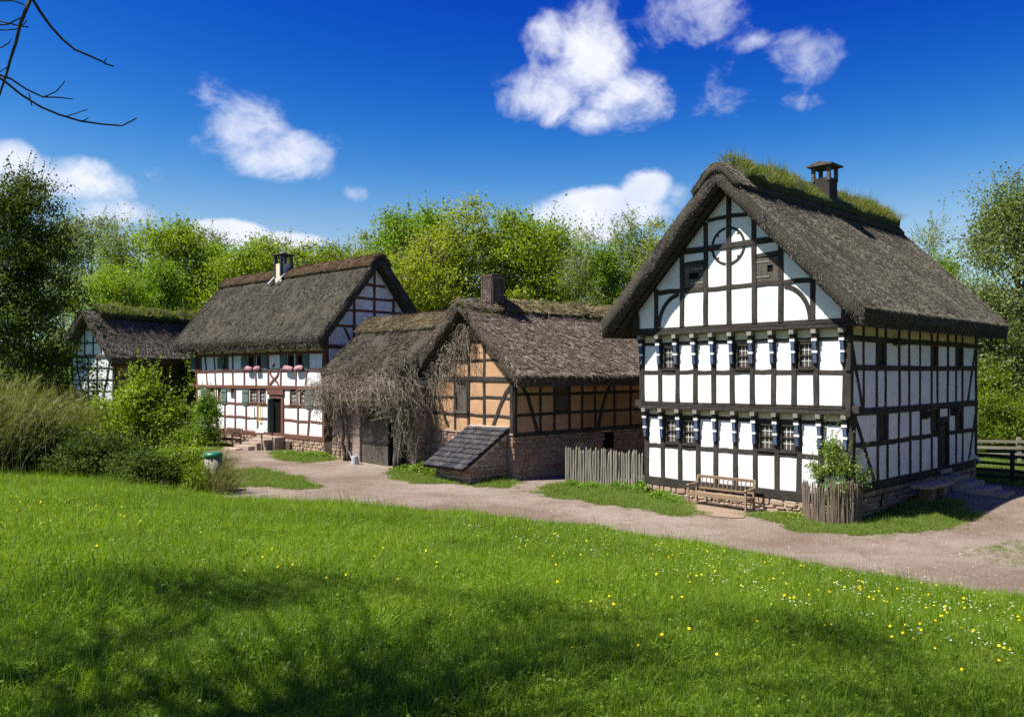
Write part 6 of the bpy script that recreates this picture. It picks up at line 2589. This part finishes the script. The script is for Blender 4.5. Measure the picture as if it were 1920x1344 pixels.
# stick guard round the rose at the house corner
gx, gy = A_pt(-.62, -.02)
G = thing("stick_guard", "half round guard of rough upright sticks at the house corner", "fence", (gx, gy, gz1(gx, gy)), YA)
k = 0
for a in np.linspace(math.pi * 1.02, math.pi * 2.02, 84):
    rx, ry = .86, .72
    lx, ly = rx * math.cos(a) + random.uniform(-.02, .02), ry * math.sin(a) + random.uniform(-.02, .02)
    wx, wy = A_pt(-.62 + lx, -.02 + ly)
    picket(STICKS, "stick", G, (lx, ly, gz1(wx, wy) - gz1(gx, gy) - .05), 1.12 + random.uniform(-.12, .16) + (.15 if lx > .2 else 0), random.uniform(0, .06), random.uniform(0, 6), random.uniform(.7, 1.1))
for z in (.45, .9):
    m = MB()
    m.tube([(.83 * math.cos(a), .69 * math.sin(a), z) for a in np.linspace(math.pi * 1.03, math.pi * 2.0, 12)], .012, 5)
    m.build("binding", "oak_grey", G)
RO = thing("rose_bush", "climbing rose with fresh leaves at the white house corner", "bush", (gx + .1, gy + .05, gz1(gx, gy)), YA)
RO.scale = (1.1, .95, 1.15)
obj("stems", PB['rose'][0], RO)
obj("foliage", PB['rose'][1], RO)

# tiled lean-to in front of the ochre gable
S = thing("tiled_lean_to", "low stone lean-to with dark tiled roof against the ochre gable", "shed", CB, YA)
c = MB()
c.prism([(-2.35, -.02, -.1), (-2.35, -2.0, -.1), (-2.35, -2.0, .62), (-2.35, -.02, 1.82)], (2.0, 0, 0))
W = c.build("stone_wall", "mortar", S)
sw = Fac(S, (-.35, 0, 0), (0, 1, 0), (1, 0, 0))
stone_wall(sw, -2.0, -.02, -.1, 1.8, "sandstone", W, .19, .33, .05, irr=.5, top=lambda u: 1.84 + u * .606)
fw = Fac(S, (0, -2.0, 0), (1, 0, 0), (0, -1, 0))
stone_wall(fw, -2.35, -.32, -.1, .58, "sandstone", W, .2, .36, .05)
rs = MB()
rs.prism([(-2.62, -2.42, .52), (-2.62, -2.42, .57), (-2.62, .0, 2.02), (-2.62, .0, 1.97)], (2.42, 0, 0))
RF = rs.build("roof", "oak_black", S)
tl = []
for k in range(4):
    V, F = [], []
    for (yy, lift) in ((0, .045), (.34, .0)):
        for q in range(5):
            a = math.pi * q / 4
            V.append((-.5 * math.cos(a), yy + random.uniform(-.008, .008), .055 * math.sin(a) * (1.05 if lift else .9) + lift))
    for q in range(4):
        F.append((q, q + 1, 6 + q, 5 + q))
    F += [(4, 3, 2, 1, 0)]
    tl.append(mesh_np("tile", V, F, "slate"))
ang = math.atan2(1.45, 2.42)
for i in range(16):
    for r in range(9):
        o = bpy.data.objects.new("tile", random.choice(tl))
        link(o, RF)
        d = r * .315
        o.location = (-2.54 + i * .1505, -2.45 + d * math.cos(ang), .58 + d * math.sin(ang) + random.uniform(-.006, .006))
        o.rotation_euler = (ang, random.uniform(-.03, .03), random.uniform(-.02, .02))
        o.scale = (.145, 1.0, 1.0)
m = MB()
m.box((-1.35, -.05, 2.05), (2.3, .12, .08), None, .02)
m.build("ridge_mortar", "mortar", S)

# steps at the red timbered house
ST_ = thing("stone_steps", "worn sandstone steps up to the open front door", "steps", (*B_pt(-4.7, 0), gz1(*B_pt(-4.7, -1))), RAD(-44))
for (x0, x1, y0, y1, z0, z1) in ((-1.15, .7, -.5, -.02, .0, .70), (-1.35, .45, -.85, -.5, 0, .54), (-1.5, .15, -1.2, -.85, 0, .38), (-1.65, -.1, -1.55, -1.2, 0, .22), (-2.1, -.7, -1.95, -1.55, 0, .09)):
    m = MB()
    m.box(((x0 + x1) / 2, (y0 + y1) / 2, (z0 + z1) / 2), (x1 - x0, y1 - y0, z1 - z0), None, .015)
    m.build("step", "slab", ST_)
m = MB()
m.box((.86, -.35, .33), (.28, .6, .75), None, .03)
m.build("cheek_stone", "slab", ST_)


def info_stand(label, x, y, yaw, h, tilt=.75):
    o = thing("information_stand", label, "sign", (x, y, gz1(x, y)), yaw)
    m = MB()
    m.box((0, 0, h / 2), (.07, .05, h))
    m.build("post", "bench_wood", o)
    m = MB()
    m.box((0, -.02, h + .06), (.62, .42, .025), Matrix.Rotation(tilt, 3, 'X'))
    b = m.build("board", "pale_wood", o)
    m = MB()
    m.box((0, -.03, h + .077), (.58, .38, .012), Matrix.Rotation(tilt, 3, 'X'))
    m.build("sheet", "white_paint", b)
    return o


info_stand("small slanted information board in front of the steps", *B_pt(-4.3, -1.05), RAD(-30), 1.02)
info_stand("slanted information board in the shade by the side steps", *A_pt(.75, 8.55), RAD(60), 1.05)
# white notice and yellow rule hanging on the red timbered wall
m = MB()
m.box((0, 0, 0), (.42, .015, .62))
o = m.build("notice_sheet", "white_paint", None, loc=(*B_pt(-7.1, -.06), 2.05), rot=(0, 0, RAD(-44)))
tag(o, "pale notice sheet on the white panel left of the door", "notice")
m = MB()
m.box((0, 0, 0), (.05, .03, .92))
m.box((-.11, 0, -.41), (.2, .028, .06))
m.box((-.22, 0, .02), (.03, .026, .9))
o = m.build("yellow_frame", Mat("yellow_paint", .6, .3).color((.62, .48, .12)).m, None, loc=(*B_pt(-6.15, -.10), 2.0), rot=(0, 0, RAD(-44)))
tag(o, "narrow yellow frame hanging on the wall left of the door", "frame")

# pillows airing in the upper windows
def pillow_mesh():
    V, F = [], []
    nu, nv = 9, 6
    for j in range(nv + 1):
        for i in range(nu + 1):
            a, b = -1 + 2 * i / nu, -1 + 2 * j / nv
            p = (1 - a ** 4) * (1 - b ** 4)
            V.append((a * .42 * (1 - .08 * b * b), 0, b * .2 * (1 - .12 * a * a)))
            V[-1] = (V[-1][0], -.13 * p ** .6, V[-1][2])
    m0 = len(V)
    V += [(x, -y * .8, z) for x, y, z in V]
    for s_ in (0, 1):
        for j in range(nv):
            for i in range(nu):
                q = [j * (nu + 1) + i, j * (nu + 1) + i + 1, (j + 1) * (nu + 1) + i + 1, (j + 1) * (nu + 1) + i]
                F.append(tuple(q) if not s_ else tuple(m0 + k for k in reversed(q)))
    return mesh_np("pillow", V, F, "pillow", True)


PM = pillow_mesh()
for u, rot, s in ((-7.33, .12, .95), (-6.42, -.10, .85), (-3.22, .10, 1.25), (-2.18, -.12, 1.1)):
    x, y = B_pt(u, -.16)
    o = obj("pillow", PM, None, (x, y, 4.46), (RAD(-28), rot, RAD(-44)))
    o.scale = (s * .8, 1.0, .8)
    tag(o, "plump pink pillow airing on the sill of the double window beside the cross brace" if u < -5 else "large pink pillow on the sill of the window by the gable corner", "pillow", "pillows airing in the windows")

# watering can at the stable door
x, y = C_pt(-8.75, -1.55)
Wc = thing("watering_can", "grey zinc watering can by the stable door", "watering can", (x, y, gz1(x, y) + .01), YA)
m = MB()
m.tube([(0, 0, 0), (0, 0, .05), (0, 0, .3), (0, 0, .38)], [.17, .17, .165, .15], 14)
m.build("body", "zinc", Wc)
m = MB()
m.tube([(-.14, 0, .1), (-.32, 0, .3), (-.44, 0, .48)], [.035, .025, .02], 8)
m.tube([(-.44, 0, .48), (-.49, 0, .53)], [.022, .06], 8)
m.build("spout", "zinc", Wc)
m = MB()
m.tube([(.15, 0, .1), (.27, 0, .2), (.27, 0, .36), (.14, 0, .46), (-.05, 0, .44), (-.1, 0, .37)], .013, 6)
m.build("handle", "zinc", Wc)

# litter bin
x, y = on_ground(400, 921)
Bn = thing("litter_bin", "pale cylindrical litter bin with green lid half hidden by broom", "bin", (x, y, gz1(x, y)), .3)
m = MB()
m.tube([(0, 0, 0), (0, 0, 1.2)], [.29, .29], 20)
m.build("body", "pale_wood", Bn, True)
gm = simple("green_plastic", (.015, .14, .05), (.02, .18, .07), 5, .4, .5, bump=.05)
m = MB()
m.tube([(0, 0, 1.2), (0, 0, 1.32), (0, 0, 1.38)], [.315, .315, .26], 20)
m.build("lid", gm, Bn, True)
m = MB()
m.box((.20, -.22, .65), (.05, .05, 1.25))
m.build("bracket", gm, Bn)

# bench table and steps on the shaded side
x, y = A_pt(.62, 4.7)
T = thing("stone_bench", "low slab bench against the shaded side wall", "bench", (x, y, gz1(x, y)), YA)
m = MB()
m.box((0, 0, .50), (.62, 2.2, .09), None, .015)
m.build("slab", "slab", T)
for yy in (-.45, .55):
    m = MB()
    m.box((0, yy, .21), (.42, .34, .5), None, .03)
    m.build("support", "sandstone", T)
x, y = A_pt(.0, 7.5)
T = thing("stone_steps", "broad slab steps up to the arched side door", "steps", (x, y, gz1(*A_pt(1, 7.5))), YA)
for (x0, x1, y0, y1, z0, z1) in ((.06, .65, -.75, .75, -.1, .46), (.6, 1.15, -.9, .7, -.1, .30), (1.1, 1.75, -1.0, .55, -.1, .16), (1.7, 2.25, -.95, .3, -.1, .06)):
    m = MB()
    m.box(((x0 + x1) / 2, (y0 + y1) / 2, (z0 + z1) / 2), (x1 - x0, y1 - y0, z1 - z0), None, .02)
    m.build("step", "slab", T)


# rail fences
def rail_fence(label, a, b, posts, rails, h, mat, rail_h=.11, post_w=.14):
    o = thing("rail_fence", label, "fence", (a[0], a[1], gz1(*a)), math.atan2(b[1] - a[1], b[0] - a[0]))
    L = math.hypot(b[0] - a[0], b[1] - a[1])
    for i in range(posts):
        m = MB()
        m.box((L * i / (posts - 1), 0, h / 2 + .02), (post_w, post_w, h + .1), None, .008)
        m.build("post", mat, o)
    for z in rails:
        for i in range(posts - 1):
            m = MB()
            x0, x1 = L * i / (posts - 1), L * (i + 1) / (posts - 1)
            m.bar((x0 - .06, -.10, z + random.uniform(-.02, .02)), (x1 + .05, -.10, z + random.uniform(-.02, .02)), .05, rail_h, jit=.006)
            m.build("rail", mat, o)
    return o


p0 = on_ground(1838, 902)
rail_fence("dark brown rail fence at the end of the shaded side", (p0[0] - .6, p0[1] + .9), (24.6, 28.6), 5, (.25, .52, .80, 1.10), 1.25, "oak_black")
rail_fence("pale weathered rail fence across the sunny pasture", (20.0, 42.8), (36.0, 39.2), 7, (.35, .68, 1.0), 1.15, "pale_wood", .13, .18)
rail_fence("grey rail fence behind the shrub by the red timbered house", (-21.5, 47.5), (-17.2, 48.6), 3, (.4, .8, 1.2), 1.35, "pale_wood", .1, .12)

# pebbles on the lane, single large ones
pm = stone_mesh("pebble")
rp = random.Random(12)
V0, F0 = [], []
pb = MB()
for i in range(2600):
    px, py = rp.uniform(560, 1920), rp.uniform(915, 1120)
    x, y = on_ground(px, py)
    if not inside(np.array([x]), np.array([y]), LANE)[0]:
        continue
    if any(inside(np.array([x]), np.array([y]), q)[0] for q in VERGES.values()):
        continue
    r = rp.uniform(.008, .02) * (2.0 if rp.random() < .03 else 1)
    c = Vector((x, y, gz1(x, y) + .012))
    k = 5
    a0 = rp.uniform(0, 6)
    ring = [c + Vector((r * rp.uniform(.7, 1.4) * math.cos(a0 + 1.2566 * j), r * rp.uniform(.7, 1.4) * math.sin(a0 + 1.2566 * j), 0)) for j in range(k)]
    tp = c + Vector((0, 0, r * rp.uniform(.5, .9)))
    pb.add(ring + [tp], [(j, (j + 1) % k, 5) for j in range(k)])
pmat = straw("loose_pebbles", [(.20, .15, .115), (.34, .29, .24), (.52, .48, .43)])
tag(pb.build("loose_gravel", pmat), "loose pale pebbles scattered over the lane", "gravel", kind="stuff")
